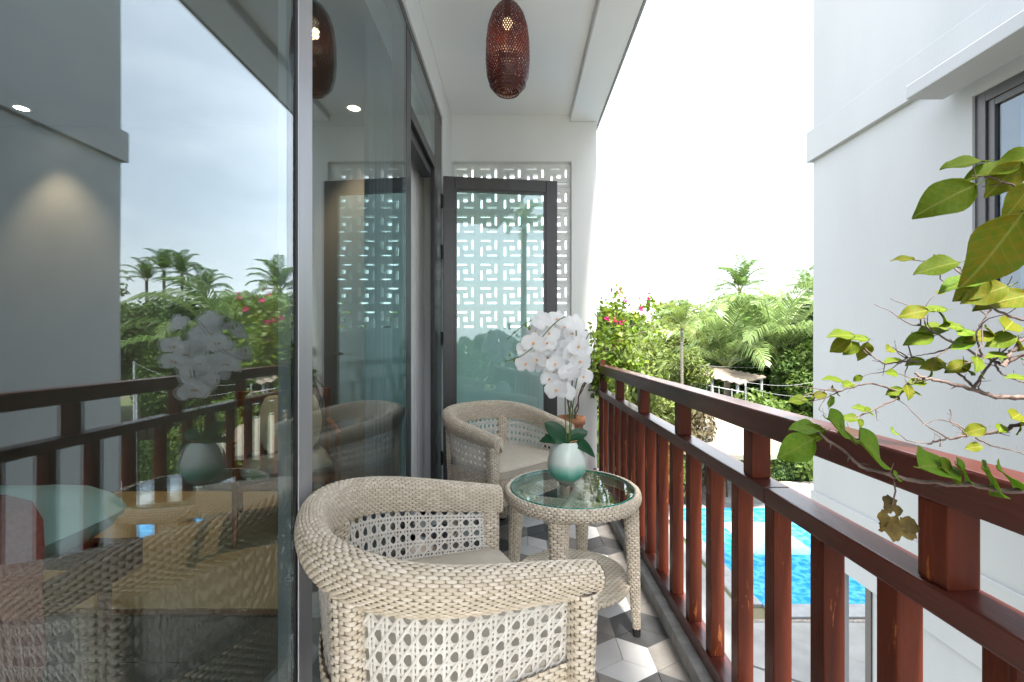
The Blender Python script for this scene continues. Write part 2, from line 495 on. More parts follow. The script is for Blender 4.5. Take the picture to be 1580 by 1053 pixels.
# ---- breeze block screen
bs = empty('breeze_block_screen', (0, Y1 + 0.055, RZ0))
tag(bs, 'white pinwheel breeze block screen set into the end wall', 'block screen')
BP = (RX1 - RX0) / 5 - 0.0001
BH = (RZ1 - RZ0) / 7 - 0.0001
def block_mesh():
    holes = [(.14, .57, .75, .85), (.75, .85, .43, .85), (.43, .85, .14, .24), (.14, .24, .14, .57), (.40, .60, .40, .60)]
    us = sorted({0.012, .988, *[h[0] for h in holes], *[h[1] for h in holes]})
    vs = sorted({0.012, .988, *[h[2] for h in holes], *[h[3] for h in holes]})
    solid = {}
    for i in range(len(us) - 1):
        for j in range(len(vs) - 1):
            u, v = (us[i] + us[i + 1]) / 2, (vs[j] + vs[j + 1]) / 2
            solid[i, j] = not any(h[0] < u < h[1] and h[2] < v < h[3] for h in holes)
    b = MB(); T = 0.068
    for (i, j), s in solid.items():
        if not s: continue
        x0, x1, z0, z1 = us[i] * BP, us[i + 1] * BP, vs[j] * BH, vs[j + 1] * BH
        b.add([(x0, 0, z0), (x1, 0, z0), (x1, 0, z1), (x0, 0, z1)], [(0, 1, 2, 3)])
        b.add([(x0, T, z0), (x1, T, z0), (x1, T, z1), (x0, T, z1)], [(3, 2, 1, 0)])
        for di, dj, q in ((-1, 0, ((x0, z1), (x0, z0))), (1, 0, ((x1, z0), (x1, z1))), (0, -1, ((x0, z0), (x1, z0))), (0, 1, ((x1, z1), (x0, z1)))):
            if not solid.get((i + di, j + dj), False):
                (ax, az), (cx, cz) = q
                b.add([(ax, 0, az), (ax, T, az), (cx, T, cz), (cx, 0, cz)], [(0, 1, 2, 3)])
    return b.mesh('breeze_block', M['block'])
BM = block_mesh()
for c in range(5):
    for r in range(7):
        inst('breeze_block', BM, bs, (RX0 + c * BP, random.uniform(-.0015, .0015), r * BH))
for c in range(6): box('mortar_joint', RX0 + c * BP - BP * .012, RX0 + c * BP + BP * .012, .004, .06, 0.001, RZ1 - RZ0 - .001, M['block'], bs)
mj = MB().box(.0125 * BP, .9875 * BP, .004, .06, -BH * .012, BH * .012).mesh('mortar_joint', M['block'])
for r in range(8):
    for c in range(5): inst('mortar_joint', mj, bs, (RX0 + c * BP, 0, r * BH))

# ---- glazed partition between room and balcony
gp = empty('glazed_partition', (XG, 0, 0))
tag(gp, 'full height tinted glass partition in slim grey aluminium mullions', 'glass partition')
FZ = 2.88
def gpart(name, x0, x1, y0, y1, z0, z1, mat, bev=0.0025):
    return box(name, x0 - XG, x1 - XG, y0, y1, z0, z1, mat, gp, bev)
gpart('mullion', -0.615, -0.560, 1.172, 1.250, 0.0, FZ - .05, M['alu'])
gpart('gasket', -0.575, -0.563, 1.160, 1.1715, 0.045, FZ - .05, M['gasket'], 0)
gpart('mullion', -0.640, -0.566, 2.345, 2.445, 0.0, FZ - .05, M['frame'])
gpart('gasket', -0.580, -0.570, 2.332, 2.3445, 0.045, FZ - .05, M['gasket'], 0)
gpart('mullion', -0.595, -0.5655, 3.150, 3.438, 0.0, FZ - .05, M['frame'])
gpart('mullion', -0.635, -0.562, -0.70, -0.62, 0.0, FZ - .05, M['alu'])
gpart('head_rail', -0.640, -0.564, Y0 + .002, 3.438, FZ - .048, FZ, M['frame'])
gpart('sill_rail', -0.640, -0.566, Y0 + .002, 2.344, 0.0, 0.042, M['frame'])
gpart('transom', -0.640, -0.5655, 2.447, 3.148, 2.400, 2.470, M['frame'])
gpart('door_head', -0.655, -0.590, 2.447, 3.148, 2.335, 2.397, M['frame'])
gpart('door_stop', -0.655, -0.606, 2.447, 2.475, 0.0, 2.333, M['frame'])
def pane(y0, y1, z0, z1, xg=-0.5665):
    return gpart('glass_pane', xg - 0.008, xg, y0, y1, z0, z1, M['glass'], 0)
pane(-0.618, 1.1595, 0.043, FZ - .049)
pane(Y0 + .004, -0.702, 0.043, FZ - .049)
pane(1.252, 2.3315, 0.043, FZ - .049)
pane(2.447, 3.148, 2.472, FZ - .049)

# ---- the open glass door leaf, swung out across the balcony
LA, LB = Vector((-0.532, 3.300, 0)), Vector((0.305, 3.405, 0))
dl = empty('glass_door', LA, math.atan2(LB.y - LA.y, LB.x - LA.x))
tag(dl, 'open glass door leaf in a charcoal aluminium frame swung across the balcony end', 'door')
LW = (LB - LA).length
Lz0, Lz1, St = 0.03, 2.400, 0.084
box('stile', 0, St, 0, 0.05, Lz0, Lz1, M['frame'], dl, 0.003)
box('stile', LW - St, LW, 0, 0.05, Lz0, Lz1, M['frame'], dl, 0.003)
box('top_rail', St + .0005, LW - St - .0005, 0.001, 0.049, Lz1 - .088, Lz1, M['frame'], dl, 0.003)
box('bottom_rail', St + .0005, LW - St - .0005, 0.001, 0.049, Lz0, Lz0 + .10, M['frame'], dl, 0.003)
bd = MB()
for (x0, x1, z0, z1) in ((St, St + .014, Lz0 + .1, Lz1 - .088), (LW - St - .014, LW - St, Lz0 + .1, Lz1 - .088), (St + .014, LW - St - .014, Lz1 - .102, Lz1 - .088), (St + .014, LW - St - .014, Lz0 + .1, Lz0 + .114)):
    bd.box(x0, x1, .008, .042, z0, z1)
bd.build('glazing_bead', M['frame'], dl)
box('glass_pane', St + .012, LW - St - .012, 0.022, 0.030, Lz0 + .11, Lz1 - .098, M['glass_door'], dl)
for z in (0.35, 1.22, 1.85, 2.22):
    hb = MB().tube([(-0.010, .012, z - .05), (-0.010, .012, z + .05)], .009, 10)
    hb.box(-.012, 0.0, .004, .010, z - .035, z + .035)
    hb.build('hinge', M['gasket'], dl)
hb = MB().box(LW - .058, LW - .026, -.007, 0, 1.02, 1.20).box(LW - .17, LW - .034, -.052, -.036, 1.10, 1.118).box(LW - .050, LW - .034, -.04, -.004, 1.10, 1.118)
hb.build('handle', M['frame'], dl)

# ---- the room behind the glass
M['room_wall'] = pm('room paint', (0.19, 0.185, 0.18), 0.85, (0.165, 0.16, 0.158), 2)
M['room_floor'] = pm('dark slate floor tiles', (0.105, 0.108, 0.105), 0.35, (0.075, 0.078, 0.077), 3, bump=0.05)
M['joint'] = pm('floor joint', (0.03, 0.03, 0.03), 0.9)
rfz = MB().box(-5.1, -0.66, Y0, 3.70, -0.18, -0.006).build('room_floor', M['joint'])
tag(rfz, 'dark slate tile floor of the room behind the glass', 'floor', kind='structure')
stile_mesh = bbox_mesh('floor_tile', 0.002, 0.598, 0.002, 0.598, -0.006, 0.0, M['room_floor'], 0.001, 1)
for i in range(7):
    for j in range(6):
        x, y = -0.66 - 0.6 * (i + 1), 0.20 + 0.6 * j - (0.3 if i % 2 else 0)
        if y + .6 < 3.70: inst('floor_tile', stile_mesh, rfz, (x, y, 0))
r = MB()
r.box(-5.1, -0.76, 3.70, 3.85, -0.18, 2.95)
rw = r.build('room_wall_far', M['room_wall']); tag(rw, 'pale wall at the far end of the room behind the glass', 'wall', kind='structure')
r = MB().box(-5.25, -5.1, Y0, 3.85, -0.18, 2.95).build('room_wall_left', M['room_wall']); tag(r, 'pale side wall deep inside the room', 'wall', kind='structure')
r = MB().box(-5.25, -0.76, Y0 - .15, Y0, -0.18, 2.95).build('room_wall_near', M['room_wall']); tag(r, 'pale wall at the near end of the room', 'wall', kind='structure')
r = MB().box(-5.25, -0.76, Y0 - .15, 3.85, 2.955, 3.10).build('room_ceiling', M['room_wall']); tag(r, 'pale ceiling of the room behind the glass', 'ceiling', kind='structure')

M['glow'] = emit_mat('downlight glow', (1.0, 0.86, 0.66), 9.0)
M['white'] = pm('white enamel', (0.8, 0.8, 0.8), 0.4)
def downlight(x, y, label):
    o = empty('ceiling_downlight', (x, y, 2.955)); tag(o, label, 'downlight', 'recessed downlights in the room ceiling')
    MB().lathe([(.042, -.001), (.042, -.006), (.056, -.006), (.058, -.001)], 28).build('trim_ring', M['white'], o, True)
    MB().lathe([(0.0005, -.003), (.0415, -.003)], 28).build('lens', M['glow'], o)
    ld = bpy.data.lights.new('downlight_beam', 'SPOT'); ld.energy = 20; ld.color = (1.0, 0.70, 0.44)
    ld.spot_size = math.radians(80); ld.spot_blend = 0.7; ld.shadow_soft_size = 0.04
    lo = bpy.data.objects.new('downlight_beam', ld); lo.location = (0, 0, -.02); link(lo, o)
downlight(-1.22, 3.42, 'glowing round downlight in the room ceiling, seen through the pane next to the door')
downlight(-3.72, 3.42, 'glowing round downlight in the room ceiling at the far left of the picture')

# ---- the white building across the garden
NX, NY = 3.39, 5.20
nb = empty('neighbouring_building', (NX, 0, GZ))
tag(nb, 'white rendered building across the pool with a projecting band and window canopy', 'building')
def npart(name, x0, x1, y0, y1, z0, z1, mat, bev=0.0, parent=None):
    return box(name, x0 - NX, x1 - NX, y0, y1, z0 - GZ, z1 - GZ, mat, parent or nb, bev)
NYb = -5.0
WZ0, WZ1, WY0, WY1 = 1.43, 3.02, 0.6, 3.385         # upper window
zt, zl = 7.5, -1.18
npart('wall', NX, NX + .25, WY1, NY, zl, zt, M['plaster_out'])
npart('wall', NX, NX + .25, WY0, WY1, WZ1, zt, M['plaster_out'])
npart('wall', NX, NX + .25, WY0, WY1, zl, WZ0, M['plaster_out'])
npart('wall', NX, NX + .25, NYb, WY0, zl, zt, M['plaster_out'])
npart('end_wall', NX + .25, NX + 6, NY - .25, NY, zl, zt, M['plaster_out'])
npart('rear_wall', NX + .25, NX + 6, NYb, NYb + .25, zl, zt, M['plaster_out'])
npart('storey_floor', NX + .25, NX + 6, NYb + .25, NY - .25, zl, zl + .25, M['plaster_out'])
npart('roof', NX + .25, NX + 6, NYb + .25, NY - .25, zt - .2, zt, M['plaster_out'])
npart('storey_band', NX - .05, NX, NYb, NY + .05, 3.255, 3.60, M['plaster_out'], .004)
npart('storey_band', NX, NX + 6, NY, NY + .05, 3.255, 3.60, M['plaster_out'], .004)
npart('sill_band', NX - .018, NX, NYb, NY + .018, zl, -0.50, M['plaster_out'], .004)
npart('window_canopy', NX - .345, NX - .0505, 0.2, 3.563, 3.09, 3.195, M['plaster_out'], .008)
# ground storey: open porch at the far corner
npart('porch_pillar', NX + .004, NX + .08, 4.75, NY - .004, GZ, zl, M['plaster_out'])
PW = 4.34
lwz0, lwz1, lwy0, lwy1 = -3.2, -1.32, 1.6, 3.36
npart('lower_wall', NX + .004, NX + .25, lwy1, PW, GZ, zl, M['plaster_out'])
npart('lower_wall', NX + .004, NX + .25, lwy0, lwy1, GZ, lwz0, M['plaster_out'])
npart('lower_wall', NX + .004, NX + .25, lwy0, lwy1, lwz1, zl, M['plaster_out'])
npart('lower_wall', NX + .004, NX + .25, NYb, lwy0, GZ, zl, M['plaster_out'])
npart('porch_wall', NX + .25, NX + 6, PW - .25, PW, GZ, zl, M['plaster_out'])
npart('door_jamb', NX - .012, NX + .12, PW, PW + .07, GZ, zl - .004, M['frame'])
M['glass_far'] = glass_mat('blue window glass', (0.50, 0.62, 0.70), 1.8)
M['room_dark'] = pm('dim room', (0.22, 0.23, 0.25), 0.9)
def window(y0, y1, z0, z1, nm=2):
    f = empty('window', (0.0, 0, 0), 0, nb)
    def wp(name, xa, xb, ya, yb, za, zb, mat, bev=.003): return box(name, xa, xb, ya, yb, za - GZ, zb - GZ, mat, f, bev)
    t = .075
    wp('frame', .02, .10, y1 - t, y1, z0, z1, M['frame']); wp('frame', .02, .10, y0, y0 + t, z0, z1, M['frame'])
    wp('frame', .02, .10, y0 + t, y1 - t, z1 - t, z1, M['frame']); wp('frame', .02, .10, y0 + t, y1 - t, z0, z0 + t, M['frame'])
    n = nm; step = (y1 - y0 - 2 * t) / n
    for k in range(n):
        a, b = y0 + t + k * step, y0 + t + (k + 1) * step
        s = .05
        wp('sash', .035, .085, a + .002, a + s, z0 + t, z1 - t, M['frame']); wp('sash', .035, .085, b - s, b - .002, z0 + t, z1 - t, M['frame'])
        wp('sash', .036, .084, a + s, b - s, z1 - t - s, z1 - t, M['frame']); wp('sash', .036, .084, a + s, b - s, z0 + t, z0 + t + s, M['frame'])
        wp('pane', .056, .062, a + s, b - s, z0 + t + s, z1 - t - s, M['glass_far'], 0)
    wp('curtain_panel', .16, .19, y1 - .40, y1 - .18, z0, z1, M['white'], 0)
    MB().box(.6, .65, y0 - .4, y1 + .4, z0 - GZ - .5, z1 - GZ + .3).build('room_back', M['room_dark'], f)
window(WY0, WY1, WZ0, WZ1, 3)
window(lwy0, lwy1, lwz0, lwz1, 2)

# ---- pool and its terrace
M['water'] = pm('pool water', (0.018, 0.24, 0.58), 0.06, (0.09, 0.40, 0.66), 7.0, bump=0.12, bscale=3.5, lo=0.42, hi=0.58, bdist=0.05)
M['mosaic'] = pm('blue pool mosaic', (0.015, 0.24, 0.62), 0.2, (0.03, 0.36, 0.78), 40)
M['paver'] = pm('pale stone pavers', (0.27, 0.265, 0.25), 0.8, (0.21, 0.205, 0.195), 3, bump=0.15, bscale=30, objrand=0.05)
M['screed'] = pm('pale washed screed', (0.28, 0.275, 0.26), 0.85, (0.22, 0.215, 0.20), 2.5, bump=0.2, bscale=40)
M['coping'] = pm('grey stone coping', (0.30, 0.305, 0.305), 0.7, (0.24, 0.245, 0.245), 6, bump=0.1, bscale=40, objrand=0.06)
M['pebble'] = pm('dark pebbles', (0.16, 0.12, 0.10), 0.7, (0.30, 0.27, 0.23), 25, island=0.4)
PX0, PX1, PY0, PY1 = 4.35, 13.0, 8.05, 12.7
tr = MB()
tr.box(-6, NX - .01, -14, 4.3, GZ, GZ + .02).box(-6, 3.9, 4.3, 15.0, GZ, GZ + .02).box(3.9, 20, 4.3, PY0 - .4, GZ, GZ + .02).box(3.9, 20, PY1 + .4, 15.0, GZ, GZ + .02)  # first box: out-of-view paving added to bounce daylight up to the ceiling
t = tr.build('terrace', M['screed']); tag(t, 'pale paved terrace around the swimming pool', 'terrace', kind='structure')
pv = bbox_mesh('paver', -.48, .48, -.48, .48, 0, .028, M['paver'], .006, 1)
# pebble joints run diagonally between the slabs near the pool
pa = math.radians(-33)
for i in range(-9, 10):
    for j in range(-7, 8):
        x = 7.0 + (i * 1.02) * math.cos(pa) - (j * 1.02) * math.sin(pa)
        y = 6.0 + (i * 1.02) * math.sin(pa) + (j * 1.02) * math.cos(pa)
        if 1.2 < x < 12.5 and 4.9 < y < PY0 - .95 and not (x > NX - .7 and y < 4.9):
            inst('paver', pv, t, (x, y, GZ + .02), (0, 0, pa))
for i in range(14):
    for j in range(2):
        inst('paver', pv, t, (0.4 + i * .98, 13.65 + j * .98, GZ + .021), (0, 0, 0))
pbm = MB()
for k in range(700):
    i = random.randint(-8, 9); s = random.uniform(-7, 7)
    x = 7.0 + ((i + .5) * 1.02 + random.uniform(-.02, .02)) * math.cos(pa) - s * math.sin(pa)
    y = 6.0 + ((i + .5) * 1.02 + random.uniform(-.02, .02)) * math.sin(pa) + s * math.cos(pa)
    if not (3.6 < x < 11 and 4.9 < y < PY0 - .5): continue
    r0 = random.uniform(.018, .032)
    pbm.lathe([(.001, .045), (r0 * .7, .04), (r0, .025), (r0 * .8, .018)], 6, 0, (x, y, GZ))
pb = pbm.build('pebbles', M['pebble'], t, kind='stuff')
cp = bbox_mesh('coping_stone', -.49, .49, -.19, .19, 0, .06, M['coping'], .008, 1)
po = empty('pool', ((PX0 + PX1) / 2, PY0, GZ)); tag(po, 'blue swimming pool with mosaic edge and pale stone coping', 'pool', kind='structure')
for k in range(9):
    inst('coping_stone', cp, po, (PX0 + .5 + k - po.location.x, -.19, 0)); inst('coping_stone', cp, po, (PX0 + .5 + k - po.location.x, PY1 + .19 - PY0, 0))
for k in range(5):
    inst('coping_stone', cp, po, (PX0 - .19 - po.location.x, .48 + k * .98, 0), (0, 0, PI / 2))
pw = MB()
hx = PX0 - po.location.x; hx1 = PX1 - po.location.x; L = PY1 - PY0
pw.box(hx, hx1, .04, L - .04, -.9, .008).build('water', M['water'], po)
ms = MB()
ms.box(hx, hx1, L - .05, L, -.4, .05); ms.box(hx, hx1, 0, .05, -.4, 0.05); ms.box(hx - .05, hx, 0, L, -.4, 0.05)
ms.build('mosaic_band', M['mosaic'], po)
# shallow step ledge seen as a paler band in the water
sh = MB()
sh.box(hx + .9, hx + 2.3, L * .42, L - .9, .0095, .0125)
sh.build('tanning_ledge', pm('ledge under water', (0.20, 0.55, 0.72), 0.08, (0.26, 0.62, 0.78), 5, bump=.1, bscale=4), po)
dg = MB().box(PX0 - .5, 20, PY0 - .47, PY0 - .40, GZ + .021, GZ + .03).build('drain_channel', M['pebble'])
tag(dg, 'thin dark drain channel in front of the pool coping', 'drain', kind='structure')

# ================================================================== TIMBER RAILING
RI = 0.645                                          # inner face of the rails
ra = empty('balcony_railing', (RI, 0, 0.07))
tag(ra, 'dark red timber railing with square balusters along the balcony edge', 'railing')
def rp(name, x0, x1, y0, y1, z0, z1, mat, bev=.004):
    return box(name, x0 - RI, x1 - RI, y0, y1, z0 - .07, z1 - .07, mat, ra, bev)
rp('top_rail', RI, RI + .067, YB + .01, Y1 - .004, 0.951, 1.017, M['wood_rail'], .005)
rp('middle_rail', RI, RI + .068, YB + .01, 1.183, 0.776, 0.820, M['wood_rail'], .004)
rp('middle_rail', RI, RI + .068, 1.185, Y1 - .004, 0.776, 0.820, M['wood_rail'], .004)
rp('bottom_rail', RI + .008, RI + .078, YB + .01, Y1 - .004, 0.0705, 0.122, M['wood_rail'], .004)
bal = [bbox_mesh('baluster', -.0235, .0235, -.0235, .0235, 0.1222, 0.7758, M['wood'], .004, 2) for _ in range(1)][0]
k = -11
while True:
    y = 0.605 + 0.0235 + 0.19 * k
    if y > Y1 - .04: break
    if y > YB + .05: inst('baluster', bal, ra, (.020 + .0235, y, -.07), (0, 0, random.choice((0, PI / 2, PI, -PI / 2)) + random.uniform(-.012, .012)))
    k += 1
post = bbox_mesh('rail_post', -.026, .026, -.026, .026, 0.8202, 0.9508, M['wood'], .004, 2)
for y in [0.69 + 0.026 + 0.57 * q for q in range(-2, 6)] + [Y1 - .04]:
    inst('rail_post', post, ra, (.034, y, -.07), (0, 0, random.choice((0, PI / 2)) + random.uniform(-.01, .01)))

# ================================================================== WOVEN FURNITURE
def surf_frame(P, u, v, e=1e-3):
    p = P(u, v)
    du = P(u + e, v) - P(u - e, v)
    dv = P(u, v + e) - P(u, v - e)
    n = np.cross(du, dv); n /= np.linalg.norm(n, axis=-1, keepdims=True) + 1e-12
    return p, n

def weave(mb, P, nu, nv, amp=0.0022, arch=0.0020, fill=1.06, base=True, mi=0, mib=1, flip=1, jit=0.08, shift=0, ns=6, frac=.88):
    """short pillowed stitches laid like bricks: nu stitches along u, nv rows in v"""
    t = np.linspace(0, 1, ns)
    for j in range(nv):
        vc0 = (j + .5) / nv + RNG.uniform(-.05, .05) / nv
        hw = .5 / nv * fill * (1 + RNG.uniform(-jit, jit))
        off0 = (.5 if (j + shift) % 2 else 0.0)
        k = np.arange(-1, nu + 1)
        c = (k + .5 + off0 + RNG.uniform(-.03, .03, len(k))) / nu
        a0, a1 = c - .5 * frac / nu, c + .5 * frac / nu
        lo, hi = np.clip(a0, 0, 1), np.clip(a1, 0, 1)
        ok = (hi - lo) > .25 / nu
        lo, hi = lo[ok], hi[ok]
        U = lo[:, None] + (hi - lo)[:, None] * t[None]
        K = len(lo)
        u = U.ravel()
        va, vb = max(vc0 - hw, 1e-4), min(vc0 + hw, 1 - 1e-4)
        pc, n = surf_frame(P, u, np.full_like(u, vc0)); n = n * flip
        pa, pb = P(u, np.full_like(u, va)), P(u, np.full_like(u, vb))
        h = np.tile(1 - np.abs(2 * t - 1) ** 3.2 * 1.7, K) * amp + np.repeat(RNG.uniform(-.0004, .0004, K), ns)
        h = h[:, None] * n
        w = np.tile(.80 + .20 * np.sin(PI * t) ** .5, K)[:, None]
        m_ = (pa + pb) / 2
        qa, qb = m_ + (pa - m_) * w, m_ + (pb - m_) * w
        G = np.stack([qa + h - arch * .9 * n, .76 * qa + .24 * qb + h + arch * .35 * n, .24 * qa + .76 * qb + h + arch * .35 * n, qb + h - arch * .9 * n], 1).reshape(K, ns, 4, 3)
        if flip < 0: G = G[:, :, ::-1]
        V = G.reshape(-1, 3)
        i = (np.arange(K)[:, None, None] * ns * 4 + np.arange(ns - 1)[None, :, None] * 4 + np.arange(3)[None, None, :]).ravel()
        F = np.stack([i, i + 4, i + 5, i + 1], 1)
        mb.add(V, F, mi)
    if base:
        uu = np.linspace(0, 1, nu + 1); vv = np.linspace(0, 1, max(nv // 2, 2) + 1)
        U, V = np.meshgrid(uu, vv, indexing='ij')
        p, n = surf_frame(P, U.ravel(), V.ravel())
        G = (p - flip * .0022 * n).reshape(len(uu), len(vv), 3)
        if flip < 0: G = G[:, ::-1]
        mb.grid(G, mib)
        # the stakes: round rods crossing the rows, seen where a strand dips under
    return mb

def woven_tube(mb, path, rx, ry, nu=7, row=0.0090, mi=0, rot=0.0):
    """tapered post wrapped with weave; path of points, radii interpolated"""
    path = np.asarray(path, float)
    L = np.r_[0, np.cumsum(np.linalg.norm(np.diff(path, axis=0), axis=1))]
    tot = L[-1]; rx = np.asarray(rx, float); ry = np.asarray(ry, float)
    s = L / tot
    T = (path[-1] - path[0]) / np.linalg.norm(path[-1] - path[0])
    A = np.array([math.cos(rot), math.sin(rot), 0]) if abs(T[2]) > .5 else np.cross(T, [0, 0, 1.0])
    A = A - T * A.dot(T); A /= np.linalg.norm(A)
    B = np.cross(T, A)
    def P(u, v):
        vc = np.clip(v, 0, 1)
        c = np.stack([np.interp(vc, s, path[:, k]) for k in range(3)], -1) + (v - vc)[..., None] * T * tot
        a, b = np.interp(vc, s, rx), np.interp(vc, s, ry)
        th = 2 * PI * u
        cc, ss = np.cos(th), np.sin(th)
        k = (np.abs(cc) ** 3 + np.abs(ss) ** 3) ** (-1 / 3)
        return c + (a * cc * k)[..., None] * A + (b * ss * k)[..., None] * B
    weave(mb, P, nu, max(int(tot / row), 2), mi=mi, flip=1, amp=.0018, arch=.0018)
    return mb

# ---- barrel chair shape (local: faces +x, width along y)
CW, CD, CN, CZB, CZA, CFL = 0.71, 0.631, 2.28, 0.802, 0.698, -0.157
def chair_outline():
    th = np.linspace(-PI / 2, -3 * PI / 2, 160)
    a, b = CD * .6, CW / 2
    c, s = np.cos(th), np.sin(th)
    x = -CD / 2 + a + a * np.sign(c) * np.abs(c) ** (2 / CN); y = b * np.sign(s) * np.abs(s) ** (2 / CN)
    xs = np.linspace(CD / 2, -CD / 2 + a, 30)[:-1]
    x = np.r_[xs, x, xs[::-1]]; y = np.r_[-b * np.ones(29), y, b * np.ones(29)]
    y = y * (1 + CFL * (x / CD))
    # even spacing by length
    d = np.r_[0, np.cumsum(np.hypot(np.diff(x), np.diff(y)))]
    t = np.linspace(0, d[-1], 241)
    x, y = np.interp(t, d, x), np.interp(t, d, y)
    for _ in range(3):
        x[1:-1] = (x[:-2] + 2 * x[1:-1] + x[2:]) / 4; y[1:-1] = (y[:-2] + 2 * y[1:-1] + y[2:]) / 4
    return t / d[-1], x, y, d[-1]
OT, OX, OY, OL = chair_outline()
_tx, _ty = np.gradient(OX), np.gradient(OY)
_l = np.hypot(_tx, _ty); ONX, ONY = _ty / _l, -_tx / _l            # points outwards?
if ONX[120] > 0: ONX, ONY = -ONX, -ONY
def outline(t, inset, z):
    tc = np.clip(t, 0, 1)
    x, y = np.interp(tc, OT, OX), np.interp(tc, OT, OY)
    nx, ny = np.interp(tc, OT, ONX), np.interp(tc, OT, ONY)
    x = x + np.where(t < 0, -t, 0) * OL + np.where(t > 1, t - 1, 0) * OL
    return np.stack([x - nx * inset, y - ny * inset, z], -1)
def ridge_z(t):
    x = np.interp(np.clip(t, 0, 1), OT, OX)
    u = np.clip((x + CD / 2) / CD, 0, 1)
    return CZB + (CZA - CZB) * u ** 1.2
# rim profile (inset from the outermost line, height below the ridge), outside bottom -> top -> inside bottom
RPROF = np.array([(.034, -.118), (.014, -.090), (.003, -.060), (0, -.034), (.006, -.012), (.022, 0.0), (.042, .001), (.058, -.008), (.066, -.026), (.068, -.060), (.066, -.095), (.060, -.122)])
_pl = np.r_[0, np.cumsum(np.hypot(*np.diff(RPROF, axis=0).T))]; RPL = _pl[-1]; _pl = _pl / _pl[-1]
def rim_k(u): return .96 - .30 * np.clip(np.abs(u - .5) * 2, 0, 1) ** 1.4
def rim_P(u, v):
    i, h = np.interp(v, _pl, RPROF[:, 0]), np.interp(v, _pl, RPROF[:, 1])
    h = h * rim_k(u)
    return outline(u, i, ridge_z(u) + h)
SEAT_B, SEAT_T = 0.315, 0.480                      # apron
def panel_z(t): return ridge_z(t) - .112 * rim_k(t)
def panel_P(t, v):
    z = SEAT_T - .006 + (panel_z(t) - SEAT_T + .012) * v
    ins = .062 - .016 * v
    return outline(t, ins, z)

def lattice(mb, t0, t1, pitch=.0335, w=.0060):
    """open cane work: pairs of uprights and rounds, crossed by diagonals"""
    S = (t1 - t0) * OL * .94
    Hh = .165
    def Q(s, h):
        return panel_P(t0 + (t1 - t0) * s / S, h / Hh)
    ns, nh = max(int(round(S / pitch)), 3), 5
    ps, ph = S / ns, Hh / nh
    def ribbon(s, h, w, lift, wig=0.0):
        p = Q(s, h)
        e = 1e-3
        n = np.cross(Q(s + e, h) - Q(s - e, h), Q(s, h + e) - Q(s, h - e)); n /= np.linalg.norm(n, axis=-1, keepdims=True)
        T = np.gradient(p, axis=0); T /= np.linalg.norm(T, axis=-1, keepdims=True)
        B = np.cross(n, T)
        k = np.arange(len(s))
        o = (lift + wig * np.where(k % 2 == 0, 1, -1))[:, None] if np.ndim(lift) else (np.full(len(s), lift) + wig * np.where(k % 2 == 0, 1, -1))[:, None]
        for sg in (1, -1):           # both faces so that the strand has thickness
            c = p + n * (o + sg * .0012)
            G = np.stack([p + n * o - B * w / 2, c, p + n * o + B * w / 2], 1)
            if sg < 0: G = G[:, ::-1]
            mb.grid(G)
    gp_ = .0050
    for i in range(ns + 1):
        for d in (-1, 1):
            s = i * ps + d * gp_
            if s < 0 or s > S: continue
            h = np.linspace(0, Hh, nh * 4 + 1)
            ribbon(np.full_like(h, s), h, w, 0.0, .0008 * d)
    for j in range(nh + 1):
        for d in (-1, 1):
            h = j * ph + d * gp_
            if h < -.001 or h > Hh + .001: continue
            s = np.linspace(0, S, ns * 4 + 1)
            ribbon(s, np.full_like(s, h), w, .0014, .0008 * d)
    for sg in (1, -1):
        for k in range(-nh - 1, ns + nh + 2):
            m = nh * 3 + 1
            h = np.linspace(0, Hh, m)
            s = (k + .5) * ps + sg * h / ph * ps
            ok = (s >= -1e-6) & (s <= S + 1e-6)
            if ok.sum() < 2: continue
            ribbon(s[ok], h[ok], w * 1.05, .0030 if sg > 0 else -.0016, .0006)
    return mb

